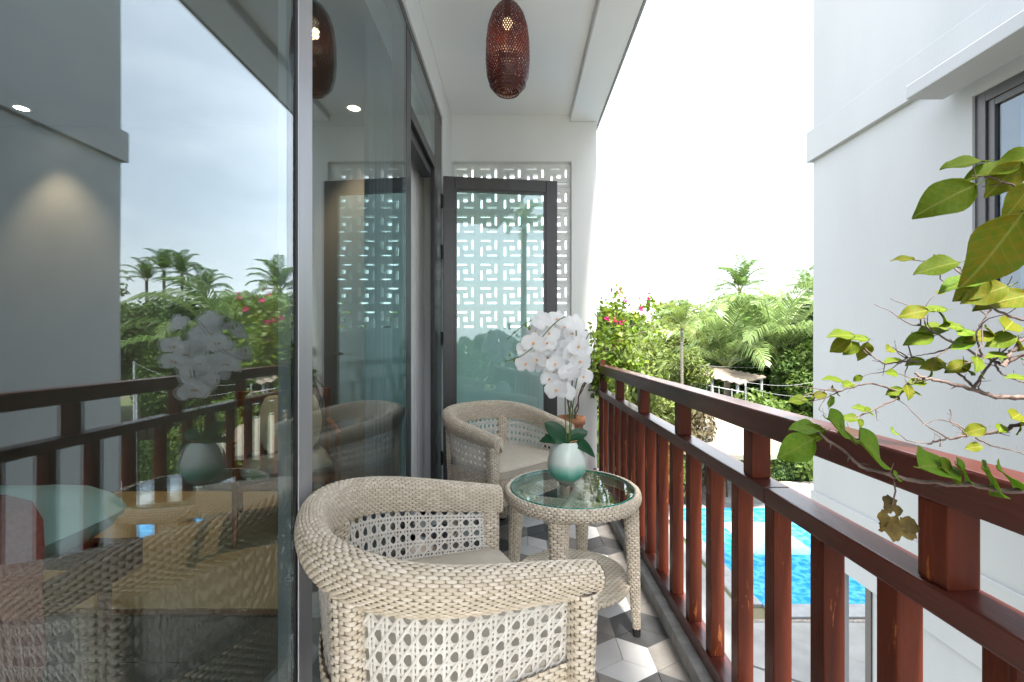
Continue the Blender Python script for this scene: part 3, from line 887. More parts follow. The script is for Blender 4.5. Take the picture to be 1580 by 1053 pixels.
def chair_meshes():
    R = [M['rattan'], M['rattan_base']]
    out = []
    b = MB(); weave(b, rim_P, 72, int(RPL / .0082), flip=-1)
    # closed ends of the arms
    for t in (0.0, 1.0):
        v = np.linspace(0, 1, 24)
        ring = rim_P(np.full_like(v, t), v)
        c = ring.mean(0)
        for kk in range(4):
            f0, f1 = 1 - kk / 4, 1 - (kk + 1) / 4 + .02
            G = np.stack([c + (ring - c) * f0 + np.array([.002 * kk + .002, 0, 0]), c + (ring - c) * ((f0 + f1) / 2) + np.array([.0035 + .002 * kk, 0, 0]), c + (ring - c) * f1 + np.array([.002 * kk + .002, 0, 0])], 1)
            b.grid(G)
    # underside closing strip
    tt = np.linspace(0, 1, 80)
    b.grid(np.stack([rim_P(tt, np.zeros_like(tt)), rim_P(tt, np.ones_like(tt))], 1), 1)
    out.append(('woven_rim', b.mesh('woven_rim', R, True), 'stuff'))
    for (t0, t1) in ((.022, .335), (.365, .635), (.665, .978)):
        b = lattice(MB(), t0, t1)
        out.append(('cane_panel', b.mesh('cane_panel', M['cane'], True), 'stuff'))
    # apron round the back and across the front
    def apron_P(u, v): return outline(u, .052 + .010 * (1 - v), SEAT_B + (SEAT_T - SEAT_B) * v)
    b = MB(); weave(b, lambda u, v: apron_P(u, 1 - v), 60, 17, flip=1)
    out.append(('woven_apron', b.mesh('woven_apron', R, True), 'stuff'))
    fy = abs(OY[0]) - .075
    def front_P(u, v):
        y = -fy + 2 * fy * u
        return np.stack([CD / 2 - .028 - .02 * (1 - v) + .012 * np.cos((u - .5) * PI), y, SEAT_B + (.462 - SEAT_B) * v], -1)
    b = MB(); weave(b, front_P, 18, 17, flip=1)
    out.append(('front_apron', b.mesh('front_apron', R, True), 'stuff'))
    # seat deck under the cushion
    ti = np.linspace(0, 1, 60)
    ring = outline(ti, .066, np.full_like(ti, .452)); ring = ring[ring[:, 0] < CD / 2 - .03]
    b = MB(); V = np.r_[ring, ring - [0, 0, .03]]; n = len(ring)
    b.add(V, [tuple(range(n)), tuple(range(2 * n - 1, n - 1, -1))] + [(i, i + n, (i + 1) % n + n, (i + 1) % n) for i in range(n)])
    out.append(('seat_deck', b.mesh('seat_deck', M['rattan_base']), None))
    # four posts
    for t, sgn in ((.012, -1), (.988, 1)):
        top = outline(np.array([t]), np.array([.030]), ridge_z(np.array([t])) - .055)[0]
        top = top + np.array([-.020, 0, 0])
        foot = np.array([top[0] - .004, top[1] - sgn * .012, 0.012])
        b = MB(); woven_tube(b, [foot, foot * .4 + top * .6, top], [.022, .026, .030], [.022, .026, .030], 7)
        out.append(('front_leg', b.mesh('front_leg', R, True), 'stuff'))
    for t, sgn in ((.35, -1), (.65, 1)):
        top = outline(np.array([t]), np.array([.038]), ridge_z(np.array([t])) - .075)[0]
        mid = outline(np.array([t]), np.array([.050]), np.array([.40]))[0]
        foot = outline(np.array([t]), np.array([.060]), np.array([.012]))[0]
        b = MB(); nn = math.atan2(float(np.interp(t, OT, ONY)), float(np.interp(t, OT, ONX)))
        woven_tube(b, [foot, mid, top], [.020, .022, .022], [.026, .032, .036], 7, rot=nn)
        out.append(('rear_leg', b.mesh('rear_leg', R, True), 'stuff'))
    # cushion
    ti = np.linspace(.03, .97, 64)
    def ring_at(ins, z):
        r = outline(ti, np.full_like(ti, ins), np.full_like(ti, z))
        xf = CD / 2 - .030 - max(ins - .075, 0)
        ys = np.linspace(r[-1, 1], r[0, 1], 18)[1:-1]
        r[:, 0] = np.minimum(r[:, 0], xf)
        fr = np.stack([xf + .010 * np.sin(np.linspace(0, PI, 16)), ys, np.full(16, z)], 1)
        return np.r_[r, fr]
    b = MB(); prof = [(.085, .455), (.070, .458), (.0665, .468), (.0665, .488), (.070, .502), (.084, .513), (.115, .520), (.16, .525), (.22, .528), (.27, .529)]
    G = np.stack([ring_at(i, z) for i, z in prof], 0)
    nr = G.shape[1]
    b.grid(G.transpose(1, 0, 2), close_u=True)
    b.f.append(tuple(b.n - len(prof) * nr + q * len(prof) + len(prof) - 1 for q in range(nr))); b.m.append(0)
    out.append(('seat_cushion', b.mesh('seat_cushion', M['cushion'], True), None))
    # welt cord along the cushion edge
    ring = ring_at(.0655, .503)
    b = MB(); b.tube(np.r_[ring, ring[:1]], .0032, 6, caps=False)
    cords = b.mesh('piping', M['cushion'], True)
    fb = MB().lathe([(.001, 0), (.02, 0), (.021, .012), (.001, .013)], 14).mesh('rubber_foot', M['rubber'])
    return out, cords, fb
CH, CORD, FOOT = chair_meshes()
def chair(x, y, rz, label):
    o = empty('rattan_armchair', (x, y, 0), rz)
    tag(o, label, 'armchair', 'woven rattan armchairs on the balcony')
    for name, me, kd in CH:
        p = inst(name, me, o)
        if kd: p['kind'] = kd
        if name == 'seat_cushion': inst('piping', CORD, p)
        if name.endswith('_leg'):
            z0 = min(me.vertices, key=lambda q: q.co.z).co
            cs = [q.co for q in me.vertices if q.co.z < .03]
            inst('rubber_foot', FOOT, p, (sum(q.x for q in cs) / len(cs), sum(q.y for q in cs) / len(cs), 0))
    return o
chair(-.223, 1.180, .412, 'large rattan armchair nearest the viewer, its side turned to us, in front of the table')
chair(-.101, 2.784, -.794, 'rattan armchair behind the round table, in front of the open glass door')

# ---- round side table
TX, TY, TZ = .235, 1.94, .578
tb = empty('side_table', (TX, TY, 0))
tag(tb, 'round rattan side table with glass top and lower shelf between the armchairs', 'side table')
def ring_P(u, v):
    th = 2 * PI * u
    prof = np.array([(.262, -.010), (.264, .001), (.270, .005), (.279, .002), (.285, -.010), (.286, -.026), (.281, -.042), (.268, -.050), (.262, -.046)])
    pl = np.r_[0, np.cumsum(np.hypot(*np.diff(prof, axis=0).T))]; pl /= pl[-1]
    r, h = np.interp(v, pl, prof[:, 0]), np.interp(v, pl, prof[:, 1])
    return np.stack([r * np.cos(th), r * np.sin(th), TZ + h], -1)
b = MB(); weave(b, lambda u, v: ring_P(u, v), 80, 10, flip=-1); b.build('woven_rim', [M['rattan'], M['rattan_base']], tb, True, kind='stuff')
for a in (-108, -18, 72, 162):
    a = math.radians(a); c, s = math.cos(a), math.sin(a)
    b = MB(); woven_tube(b, [(c * .268, s * .268, .03), (c * .258, s * .258, .25), (c * .245, s * .245, TZ - .045)], [.014, .025, .040], [.014, .023, .030], 8, .0100, rot=a + PI / 2)
    lg = b.build('leg', [M['rattan'], M['rattan_base']], tb, True, kind='stuff')
    MB().lathe([(.001, 0), (.016, 0), (.0165, .03), (.001, .031)], 14, 0, (c * .268, s * .268, 0)).build('foot_cap', M['rubber'], lg)
b = MB()
for a in (-108, -18):
    a = math.radians(a); c, s = math.cos(a), math.sin(a)
    dz = 0.0 if a < -1 else -.020
    woven_tube(b, [(-c * .235, -s * .235, TZ - .050 + dz), (c * .235, s * .235, TZ - .050 + dz)], [.014, .014], [.014, .014], 6, .009)
b.build('cross_brace', [M['rattan'], M['rattan_base']], tb, True, kind='stuff')
gt = MB()
gt.lathe([(.2590, -.004), (.0005, -.004)], 64, 0, (0, 0, TZ)); gt.lathe([(.0005, .006), (.2590, .006)], 64, 0, (0, 0, TZ)); gt.lathe([(.2590, .006), (.2612, .004), (.2612, -.002), (.2590, -.004)], 64, 1, (0, 0, TZ))
go = gt.build('glass_top', [M['glass_table'], M['glass_edge']], tb)
def bm_fix(o):
    bm = bmesh.new(); bm.from_mesh(o.data); bmesh.ops.remove_doubles(bm, verts=bm.verts, dist=1e-5); bmesh.ops.recalc_face_normals(bm, faces=bm.faces); bm.to_mesh(o.data); bm.free()
bm_fix(go)
# lower shelf: straight rows of weave trimmed to a circle
b = MB(); SR, SZ = .240, .205
rows = int(2 * SR / .0105)
ca, sa = math.cos(math.radians(24)), math.sin(math.radians(24))
for j in range(rows):
    w0 = -SR + (j + .5) * 2 * SR / rows
    hl = math.sqrt(max(SR * SR - w0 * w0, 1e-4))
    n = max(int(2 * hl / .006), 4)
    x = np.linspace(-hl, hl, n); wv = .0018 * np.cos(PI * (x / .021 + j))
    G = np.zeros((n, 4, 3))
    for q, (dw, dz) in enumerate(((-.0052, -.0012), (-.0026, .0012), (.0026, .0012), (.0052, -.0012))):
        X, Y_ = x, np.full(n, w0 + dw)
        G[:, q] = np.stack([X * ca - Y_ * sa, X * sa + Y_ * ca, SZ + wv + dz], 1)
    b.grid(G)
b.lathe([(.0005, SZ - .003), (SR - .002, SZ - .003), (SR, SZ - .012), (.0005, SZ - .012)], 48, 1)
def srim(u, v):
    th = 2 * PI * u; ph = PI * (v - .5) * 1.3
    r = SR - .004 + .010 * np.cos(ph); h = .010 * np.sin(ph)
    return np.stack([r * np.cos(th), r * np.sin(th), SZ - .006 + h], -1)
weave(b, srim, 70, 3, flip=1)
b.build('woven_shelf', [M['rattan'], M['rattan_base']], tb, True, kind='stuff')

# ---- vase with artificial orchid
VX, VY, VZ = .217, 1.965, TZ + .0065
m, n, l, out = new_mat('celadon glaze'); M['glaze'] = m
bs_ = n.new('ShaderNodeBsdfPrincipled'); bs_.inputs['Roughness'].default_value = .10
tc = n.new('ShaderNodeTexCoord'); sx = n.new('ShaderNodeSeparateXYZ'); l.new(tc.outputs['Object'], sx.inputs[0])
no = n.new('ShaderNodeTexNoise'); no.inputs['Scale'].default_value = 38; no.inputs['Detail'].default_value = 4
mp = n.new('ShaderNodeMapping'); mp.inputs['Scale'].default_value = (1, 1, .25); l.new(tc.outputs['Object'], mp.inputs[0]); l.new(mp.outputs[0], no.inputs['Vector'])
ad = n.new('ShaderNodeMath'); ad.operation = 'MULTIPLY_ADD'; ad.inputs[1].default_value = .035; l.new(no.outputs['Fac'], ad.inputs[0]); l.new(sx.outputs['Z'], ad.inputs[2])
mr = n.new('ShaderNodeMapRange'); mr.inputs[1].default_value = .017; mr.inputs[2].default_value = .20; l.new(ad.outputs[0], mr.inputs['Value'])
rp_ = n.new('ShaderNodeValToRGB'); l.new(mr.outputs['Result'], rp_.inputs[0])
e = rp_.color_ramp.elements
e[0].position = 0.0; e[0].color = (.24, .25, .21, 1)
e[1].position = 1.0; e[1].color = (.60, .68, .62, 1)
for p_, c_ in ((.12, (.30, .36, .30)), (.20, (.09, .36, .26)), (.30, (.10, .42, .31)), (.44, (.36, .60, .51)), (.56, (.66, .72, .67)), (.86, (.64, .72, .66))):
    q = e.new(p_); q.color = (*c_, 1)
l.new(rp_.outputs['Color'], bs_.inputs['Base Color']); l.new(bs_.outputs['BSDF'], out.inputs['Surface'])
va = MB().lathe([(.001, 0.0), (.032, 0.0), (.034, .006), (.036, .010), (.056, .024), (.075, .046), (.0845, .072), (.084, .092), (.080, .115), (.072, .142), (.061, .163), (.050, .176), (.044, .182), (.041, .184), (.0375, .183), (.038, .172), (.030, .158), (.001, .155)], 56).build('vase', M['glaze'], None, True, (VX, VY, VZ))
tag(va, 'egg shaped celadon vase, white above green, on the glass table top', 'vase')

orc = empty('orchid_plant', (VX, VY, VZ + .165))
tag(orc, 'white moth orchid with dark green leaves standing in the celadon vase', 'orchid')
def leaf_strip(L, W, droop, fold=.25, n=9, tip=.9):
    """pointed blade along +x, arching down"""
    G = np.zeros((n, 5, 3))
    for i in range(n):
        s = i / (n - 1)
        w = W * (math.sin(PI * min(s * .93 + .07, 1) ** tip) ** .62) * .5 + .0006
        x = L * (s - .12 * droop * s * s); z = L * (.45 * s * (1 - s * .4) - droop * s * s * .9)
        for j, q in enumerate((-1, -.5, 0, .5, 1)):
            G[i, j] = (x, q * w, z + fold * w * abs(q) ** 1.4)
    return G
for az, L, W, dr, el, ro in ((160, .120, .072, -.05, 1.2, -.9), (192, .125, .058, .45, .30, -.7), (14, .105, .060, .20, .75, .8), (-20, .135, .062, .95, -.2, .7), (95, .09, .05, .4, .4, 0), (-110, .06, .035, .8, .3, 0)):
    G = leaf_strip(L, W, dr); G2 = G - np.array([0, 0, .0018])
    b = MB().grid(G).grid(G2[:, ::-1])
    o = b.build('leaf', M['orchid_leaf'], orc, True, (0, 0, .018)); o.rotation_euler = (ro, -el * .45, math.radians(az))
b = MB()
for k in range(7):
    a = RNG.uniform(0, 2 * PI); r_ = .02 + .02 * RNG.random()
    b.tube([(0, 0, .008), (r_ * math.cos(a), r_ * math.sin(a), .022), (1.6 * r_ * math.cos(a + .4), 1.6 * r_ * math.sin(a + .4), .026)], .0022, 5)
b.build('root', M['lip'], orc, True)
# flower: two broad petals, three sepals, lip
fb = MB()
def petal(L, W, az, tilt, cup):
    n, k = 7, 5
    G = np.zeros((n, k, 3))
    for i in range(n):
        s = i / (n - 1)
        w = W * .5 * (math.sin(PI * (s * .86 + .10)) ** .55)
        for j in range(k):
            q = (j / (k - 1)) * 2 - 1
            G[i, j] = (L * s, q * w, cup * (s * s * .5 - .3 * s) * L + .12 * w * q * q * (1 if s < .6 else -1) + .02 * L * math.sin(7 * q + 3 * s))
    c, s_ = math.cos(tilt), math.sin(tilt)
    x, z = G[..., 0] * c - G[..., 2] * s_, G[..., 0] * s_ + G[..., 2] * c
    ca, sa = math.cos(az), math.sin(az)
    return np.stack([x * ca - G[..., 1] * sa, x * sa + G[..., 1] * ca, z], -1)
for az in (8, 172): fb.grid(petal(.050, .058, math.radians(az), .12, .5))
for az in (90, 215, 325): fb.grid(petal(.046, .036, math.radians(az), -.02, .4) - np.array([0, 0, .002]))
fb.grid(petal(.013, .010, math.radians(270), .9, .8), 1); fb.grid(petal(.010, .010, math.radians(200), 1.0, .6), 1); fb.grid(petal(.010, .010, math.radians(340), 1.0, .6), 1)
FLOW = fb.mesh('flower', [M['petal'], M['lip']], True)
def world_rel(p, o): return Vector(p) - o.location
def spray(pts, nfl, spread, seed):
    P = [world_rel(p, orc) for p in pts]
    # smooth path
    t = np.linspace(0, len(P) - 1, 26); A = np.array([list(p) for p in P])
    C = np.stack([np.interp(t, range(len(P)), A[:, k]) for k in range(3)], 1)
    for _ in range(4): C[1:-1] = (C[:-2] + 2 * C[1:-1] + C[2:]) / 4
    MB().tube(C, np.linspace(.0032, .0016, 26), 6).build('flower_stem', M['stem'], orc, True)
    return C
def fpos(x, y, d=0.0): return px(x, y, 1.965 + d)
spray([(VX, VY, VZ + .16), fpos(872, 640), fpos(872, 580, .03), fpos(862, 510, .05), fpos(838, 484, .0), fpos(808, 500, -.05), fpos(788, 520, -.06), fpos(782, 524, -.07)], 0, 0, 1)
spray([(VX + .008, VY, VZ + .16), fpos(880, 630), fpos(884, 570, -.03), fpos(892, 510, -.05), fpos(885, 485, -.09), fpos(860, 488, -.10), fpos(820, 545, -.12), fpos(790, 556, -.12), fpos(779, 558, -.12)], 0, 0, 2)
spray([(VX + .012, VY, VZ + .16), fpos(884, 620), fpos(895, 560, .02), fpos(908, 510, .05), fpos(918, 520, .06), fpos(915, 570, .05)], 0, 0, 3)
FL = [(842, 492), (862, 488), (828, 512), (850, 515), (874, 505), (896, 500), (908, 520), (812, 540), (836, 540), (858, 540), (880, 535), (900, 545), (815, 562), (838, 565), (860, 562), (884, 560), (905, 568),
      (850, 585), (872, 580), (862, 602), (888, 590), (876, 605), (912, 545), (916, 582), (846, 530), (870, 522), (826, 530), (895, 520), (832, 555), (872, 550), (855, 500), (842, 525), (888, 515), (905, 535), (848, 552), (895, 575), (866, 590), (820, 548), (890, 548), (858, 575), (880, 575), (868, 510), (910, 558)]
for k, (fx, fy) in enumerate(FL):
    fx = fx - max(fx - 880, 0) * .35 - 3; fy = fy + max(500 - fy, 0) * .4
    d = (-.10, -.03, .04, -.06, .02, -.12, .07)[k % 7]
    p = world_rel(fpos(fx, fy, d), orc)
    face = Vector((RNG.uniform(-.7, .6), -1 if k % 5 else .6, RNG.uniform(-.25, .35))).normalized()
    q = face.to_track_quat('Z', 'Y')
    o = inst('flower', FLOW, orc, p, (q @ Euler((0, 0, RNG.uniform(-.4, .4))).to_quaternion()).to_euler(), RNG.uniform(.82, 1.05))
for k, (fx, fy, s) in enumerate(((812, 503, .9), (823, 496, 1.1), (828, 494, 1.2), (817, 507, 1.0), (798, 541, 1.0), (787, 548, .7), (794, 556, 1.1), (781, 557, .6), (884, 492, .8))):
    p = world_rel(fpos(fx, fy, -.06), orc)
    MB().lathe([(.0005, -.009), (.005, -.005), (.0065, .001), (.004, .007), (.0005, .010)], 10).build('bud', M['bud'], orc, True, p).scale = (s, s, s)

# ---- woven pendant lamp
LP = empty('pendant_lamp', (-.047, 2.43, ZC)); tag(LP, 'dark red woven bamboo pendant lamp hanging from the ceiling', 'lamp')
zt_, zb_ = 3.015 - ZC, 2.53 - ZC
LH = zt_ - zb_
def lamp_r(s):     # s 0 bottom..1 top
    pts = np.array([(0, .062), (.03, .078), (.08, .094), (.18, .110), (.35, .1165), (.55, .1145), (.72, .104), (.85, .084), (.94, .055), (.985, .026), (1, .010)])
    return np.interp(s, pts[:, 0], pts[:, 1])
b = MB()
NS = 54
for d in (1, -1):
    for k in range(NS):
        s = np.linspace(0, 1, 46)
        th = 2 * PI * k / NS + d * 2.3 * s
        r = lamp_r(s) + .0012 * d * np.cos(PI * np.arange(46) * .5 + k * PI)
        w = .0033 * np.clip(r / .1, .35, 1)
        P = np.stack([r * np.cos(th), r * np.sin(th), zb_ + LH * s], 1)
        N = np.stack([np.cos(th), np.sin(th), 0 * th], 1)
        T = np.gradient(P, axis=0); T /= np.linalg.norm(T, axis=1)[:, None]
        B = np.cross(N, T)
        b.grid(np.stack([P - B * w[:, None], P + N * .0008, P + B * w[:, None]], 1))
        b.grid(np.stack([P + B * w[:, None], P - N * .0008, P - B * w[:, None]], 1))
b.build('woven_shade', M['lamp'], LP, True, kind='stuff')
b = MB()
for r_, z_ in ((.062, zb_), (.0945, zb_ + .08 * LH)):
    th = np.linspace(0, 2 * PI, 49)
    b.tube(np.stack([r_ * np.cos(th), r_ * np.sin(th), np.full(49, z_)], 1), .0035, 6, caps=False)
b.build('bottom_ring', M['lamp'], LP, True)
b = MB()
for d in (1, -1):
    for k in range(26):
        s = np.linspace(0, 1, 16); th = 2 * PI * k / 26 + d * 1.1 * s
        r = .060 - .004 * np.sin(PI * s)
        P = np.stack([r * np.cos(th), r * np.sin(th), zb_ + .01 + .19 * s], 1); N = np.stack([np.cos(th), np.sin(th), 0 * th], 1)
        T = np.gradient(P, axis=0); T /= np.linalg.norm(T, axis=1)[:, None]; B = np.cross(N, T)
        b.grid(np.stack([P - B * .0028, P + B * .0028], 1))
b.build('inner_sleeve', M['lamp'], LP, True, kind='stuff')
MB().tube([(0, 0, 0), (0, 0, zt_ + .01)], .0045, 8).tube([(0, 0, zt_ + .012), (0, 0, zt_ - .09)], .018, 14).lathe([(.001, -.001), (.045, -.001), (.045, -.018), (.006, -.024)], 24).build('cord', M['cord'], LP)
M['bulb'] = emit_mat('warm bulb', (1.0, 0.72, 0.42), .45)
b = MB().lathe([(.0005, -.15), (.016, -.145), (.026, -.13), (.028, -.115), (.022, -.10), (.014, -.09)], 16).build('bulb', M['bulb'], LP, True, (0, 0, zt_))
ld = bpy.data.lights.new('lamp_light', 'POINT'); ld.energy = .4; ld.color = (1, .72, .42); ld.shadow_soft_size = .03
lo = bpy.data.objects.new('lamp_light', ld); lo.location = (0, 0, zt_ - .17); link(lo, LP)

# ================================================================== FURNISHINGS IN THE ROOM
M['walnut'] = pm('walnut', (0.12, 0.045, 0.018), 0.4, (0.07, 0.025, 0.012), 6, (6, .6, 6))
M['teak'] = pm('orange teak', (0.30, 0.105, 0.035), 0.4, (0.22, 0.07, 0.025), 8, (4, 4, .5))
M['sheet'] = pm('pale aqua sheet', (0.66, 0.84, 0.80), 0.8, (0.60, 0.78, 0.75), 4, bump=.3, bscale=8)
M['throw'] = pm('dusty red throw', (0.42, 0.115, 0.095), 0.95, (0.34, 0.085, 0.075), 60, bump=.4, bscale=300)
M['jute'] = pm('jute rug', (0.58, 0.46, 0.28), 0.95, (0.42, 0.33, 0.19), 60, (1, 8, 1), bump=.5, bscale=200)
M['jute_edge'] = pm('rug binding', (0.14, 0.08, 0.045), 0.9)
M['sheer'] = pm('white curtain', (0.78, 0.78, 0.78), 0.9, (0.72, 0.72, 0.73), 3)
M['greycurtain'] = pm('grey curtain', (0.26, 0.28, 0.29), 0.9, (0.22, 0.24, 0.25), 3)

bd = empty('bed', (-2.55, 1.05, 0)); tag(bd, 'low walnut bed with pale aqua sheets seen through the glass', 'bed')
bx0, bx1, by0, by1 = -.92, .92, -.95, .94
box('side_rail', bx1 - .05, bx1, by0, by1, .22, .345, M['walnut'], bd, .006)
box('side_rail', bx0, bx0 + .05, by0, by1, .22, .345, M['walnut'], bd, .006)
box('end_rail', bx0 + .051, bx1 - .051, by1 - .05, by1 - .001, .222, .343, M['walnut'], bd, .006)
box('end_rail', bx0 + .051, bx1 - .051, by0 + .001, by0 + .05, .222, .343, M['walnut'], bd, .006)
for sx in (bx0 + .08, bx1 - .08):
    for sy in (by0 + .1, by1 - .1):
        MB().tube([(sx, sy, .0), (sx, sy, .219)], [.024, .034], 4).build('leg', M['walnut'], bd)
def soft(name, x0, x1, y0, y1, z0, z1, mat, parent, r=.06, n=22, lump=.012, seed=0):
    """pillow-like box with rounded corners and soft creases"""
    g = np.random.default_rng(seed)
    ph = g.uniform(0, 6, 6)
    us = np.linspace(-1, 1, n)
    b = MB()
    top = np.zeros((n, n, 3)); bot = np.zeros((n, n, 3))
    cx, cy, hx, hy = (x0 + x1) / 2, (y0 + y1) / 2, (x1 - x0) / 2, (y1 - y0) / 2
    for i, u in enumerate(us):
        for j, v in enumerate(us):
            su, sv = math.copysign(1 - (1 - abs(u)) ** 1.6, u), math.copysign(1 - (1 - abs(v)) ** 1.6, v)
            k = 1 - .05 * (abs(su) ** 6) * (abs(sv) ** 6)
            x, y = cx + su * hx * k, cy + sv * hy * k
            ed = max(abs(su), abs(sv)) ** 8 if max(abs(su), abs(sv)) < 1 else 1
            zt = z1 - (z1 - z0) * .5 * ed + lump * (math.sin(9 * su + ph[0]) * math.sin(7 * sv + ph[1]) + .5 * math.sin(21 * su + 13 * sv + ph[2])) * (1 - ed * .6)
            top[i, j] = (x, y, zt); bot[i, j] = (x, y, z0 + (z1 - z0) * .5 * ed)
    b.grid(top); b.grid(bot[:, ::-1])
    return b.build(name, mat, parent, True)
soft('mattress', bx0 + .02, bx1 + .005, by0 + .02, by1 + .01, .33, .655, M['sheet'], bd, lump=.006, seed=3)
# throw folded over the near half
b = MB(); n = 30
G = np.zeros((n, 12, 3))
prof = [(-.95, .672), (.2, .674), (.80, .672), (.895, .655), (.945, .60), (.962, .52), (.962, .42), (.955, .34), (.952, .25), (.950, .16), (.948, .10), (.946, .06)]
for i in range(n):
    for j, (x, z) in enumerate(prof):
        y = by0 - .02 + (i / (n - 1)) * 1.46
        w = .006 * math.sin(i * .9 + j * .3)
        G[i, j] = (x + w, y + .015 * math.sin(j * .8), z + .004 * math.sin(i * 1.3 + j))
b.grid(G); G2 = G.copy(); G2[..., 2] -= .008; G2[..., 0] -= .006; b.grid(G2[:, ::-1])
th = b.build('throw_blanket', M['throw'], None, True, (-2.55, 1.05, 0)); tag(th, 'dusty red throw blanket draped over the side of the bed', 'blanket')

rg = empty('jute_rug', (-2.1, 2.78, 0)); tag(rg, 'woven jute rug with a dark border on the room floor', 'rug')
box('rug_field', -1.05, 1.05, -.76, .82, .001, .012, M['jute'], rg)
box('rug_border', -1.09, 1.09, -.80, -.761, .001, .013, M['jute_edge'], rg, .003)
box('rug_border', 1.051, 1.09, -.76, .82, .001, .013, M['jute_edge'], rg, .003)
ribs = MB()
for k in range(150):
    x = -1.04 + k * .014
    ribs.box(x, x + .009, -.758, .818, .012, .0145)
ribs.build('rug_ribs', M['jute'], rg, kind='stuff')

lc = empty('lounge_chair', (-1.52, 3.02, 0.0145), .5); tag(lc, 'teak framed lounge chair with a cream pillow inside the room', 'chair')
for sx in (-.28, .28):
    for sy, h in ((-.28, .60), (.28, .84)):
        MB().tube([(sx, sy * 1.1, 0), (sx, sy, h)], [.014, .019], 8).build('leg', M['teak'], lc, True)
    MB().tube([(sx, -.34, .60), (sx, 0, .615), (sx, .30, .60)], [.016, .022, .016], 8).build('armrest', M['teak'], lc, True)
box('seat_frame', -.27, .27, -.27, .28, .30, .34, M['teak'], lc, .005)
box('back_rail', -.27, .27, .265, .295, .78, .84, M['teak'], lc, .005)
for k in range(5): box('back_slat', -.21 + k * .1, -.19 + k * .1, .272, .288, .34, .779, M['teak'], lc)
soft('seat_pad', -.26, .26, -.28, .26, .34, .44, M['greycurtain'], lc, lump=.002, seed=5)
pl = soft('pillow', -.20, .20, -.07, .07, -.19, .19, pm('cream pillow', (.62, .56, .42), .9), None, lump=.004, seed=8)
pl.location = (-1.56, 3.14, .64); pl.rotation_euler = (-.25, 0, .5); tag(pl, 'cream square pillow leaning on the teak chair in the room', 'pillow')

def curtain(name, x, y0, y1, z0, z1, folds, amp, mat, label):
    n = folds * 10 + 1
    s = np.linspace(0, 1, n)
    zs = np.linspace(z1, z0, 9)
    G = np.zeros((n, 9, 3))
    for j, z in enumerate(zs):
        d = amp * (1 + .25 * j / 8) * np.sin(2 * PI * folds * s + .3 * np.sin(j * .7))
        G[:, j] = np.stack([x + d, y0 + (y1 - y0) * s + .010 * np.sin(j * .5 + 9 * s), np.full(n, z)], 1)
    b = MB().grid(G); G2 = G.copy(); G2[..., 0] -= .003; b.grid(G2[:, ::-1])
    tag(b.build(name, mat, None, True), label, 'curtain')
curtain('sheer_curtain', -.715, 2.90, 3.62, .02, 2.95, 9, .022, M['sheer'], 'white sheer curtain hanging just inside the open doorway')
curtain('blackout_curtain', -.80, 2.44, 2.88, .02, 2.95, 6, .03, M['greycurtain'], 'grey curtain gathered inside the glass beside the doorway')

# ================================================================== PLANTS
def leafcloud(centres, radii, count, size, rng, flat=.5, lenr=1.7):
    """many small bent leaves spread through overlapping lumps"""
    cs = np.asarray(centres, float); rs = np.asarray(radii, float)
    if rs.ndim == 1: rs = np.repeat(rs[:, None], 3, 1)
    wgt = rs.prod(1) ** (2 / 3); wgt = wgt / wgt.sum()
    idx = rng.choice(len(cs), count, p=wgt)
    d = rng.normal(size=(count, 3)); d /= np.linalg.norm(d, axis=1)[:, None]
    r = rng.random(count) ** .38
    P = cs[idx] + d * rs[idx] * r[:, None]
    N = d * .7 + rng.normal(size=(count, 3)) * .55 + np.array([0, 0, .55]); N /= np.linalg.norm(N, axis=1)[:, None]
    A = np.cross(N, rng.normal(size=(count, 3))); A /= np.linalg.norm(A, axis=1)[:, None]
    A = A - np.array([0, 0, .35]); A /= np.linalg.norm(A, axis=1)[:, None]
    B = np.cross(N, A); B /= np.linalg.norm(B, axis=1)[:, None] + 1e-9
    s = size * rng.uniform(.6, 1.25, count)[:, None]
    l_ = s * lenr
    V = np.stack([P - A * l_ * .5, P + B * s * .5 + N * s * .12, P + A * l_ * .5 - N * s * .1, P - B * s * .5 + N * s * .12], 1)
    return V

def cloud_obj(name, V, mat, parent=None, kind=None):
    n = len(V)
    me = bpy.data.meshes.new(name)
    me.from_pydata(V.reshape(-1, 3).tolist(), [], (np.arange(n * 4).reshape(n, 4)).tolist())
    me.materials.append(mat); me.update()
    return me

LG = [leaf_mat('foliage bright', (0.115, 0.17, 0.036), (0.08, 0.13, 0.026), .4, .5, .5, .35),
      leaf_mat('foliage mid', (0.085, 0.14, 0.032), (0.056, 0.104, 0.023), .35, .5, .5, .4),
      leaf_mat('foliage deep', (0.068, 0.125, 0.032), (0.045, 0.09, 0.022), .3, .5, .5, .4),
      leaf_mat('foliage yellowish', (0.14, 0.17, 0.04), (0.10, 0.135, 0.032), .35, .5, .5, .35),
      leaf_mat('foliage dry', (0.10, 0.075, 0.038), (0.075, 0.07, 0.03), .2, .6, .6, .4)]
M['palm'] = leaf_mat('palm leaflets', (0.10, 0.165, 0.04), (0.07, 0.13, 0.032), .35, .38, .4, .3)
M['palm_pale'] = leaf_mat('pale palm leaflets', (0.17, 0.23, 0.085), (0.125, 0.185, 0.06), .35, .35, .4, .3)
M['rachis'] = pm('palm rib', (0.24, 0.27, 0.09), .5, (0.18, .2, .07), 8)
M['palm_trunk'] = pm('palm trunk', (0.26, 0.23, 0.19), .9, (0.16, .14, .11), 6, (1, 1, 5), bump=.6, bscale=12)

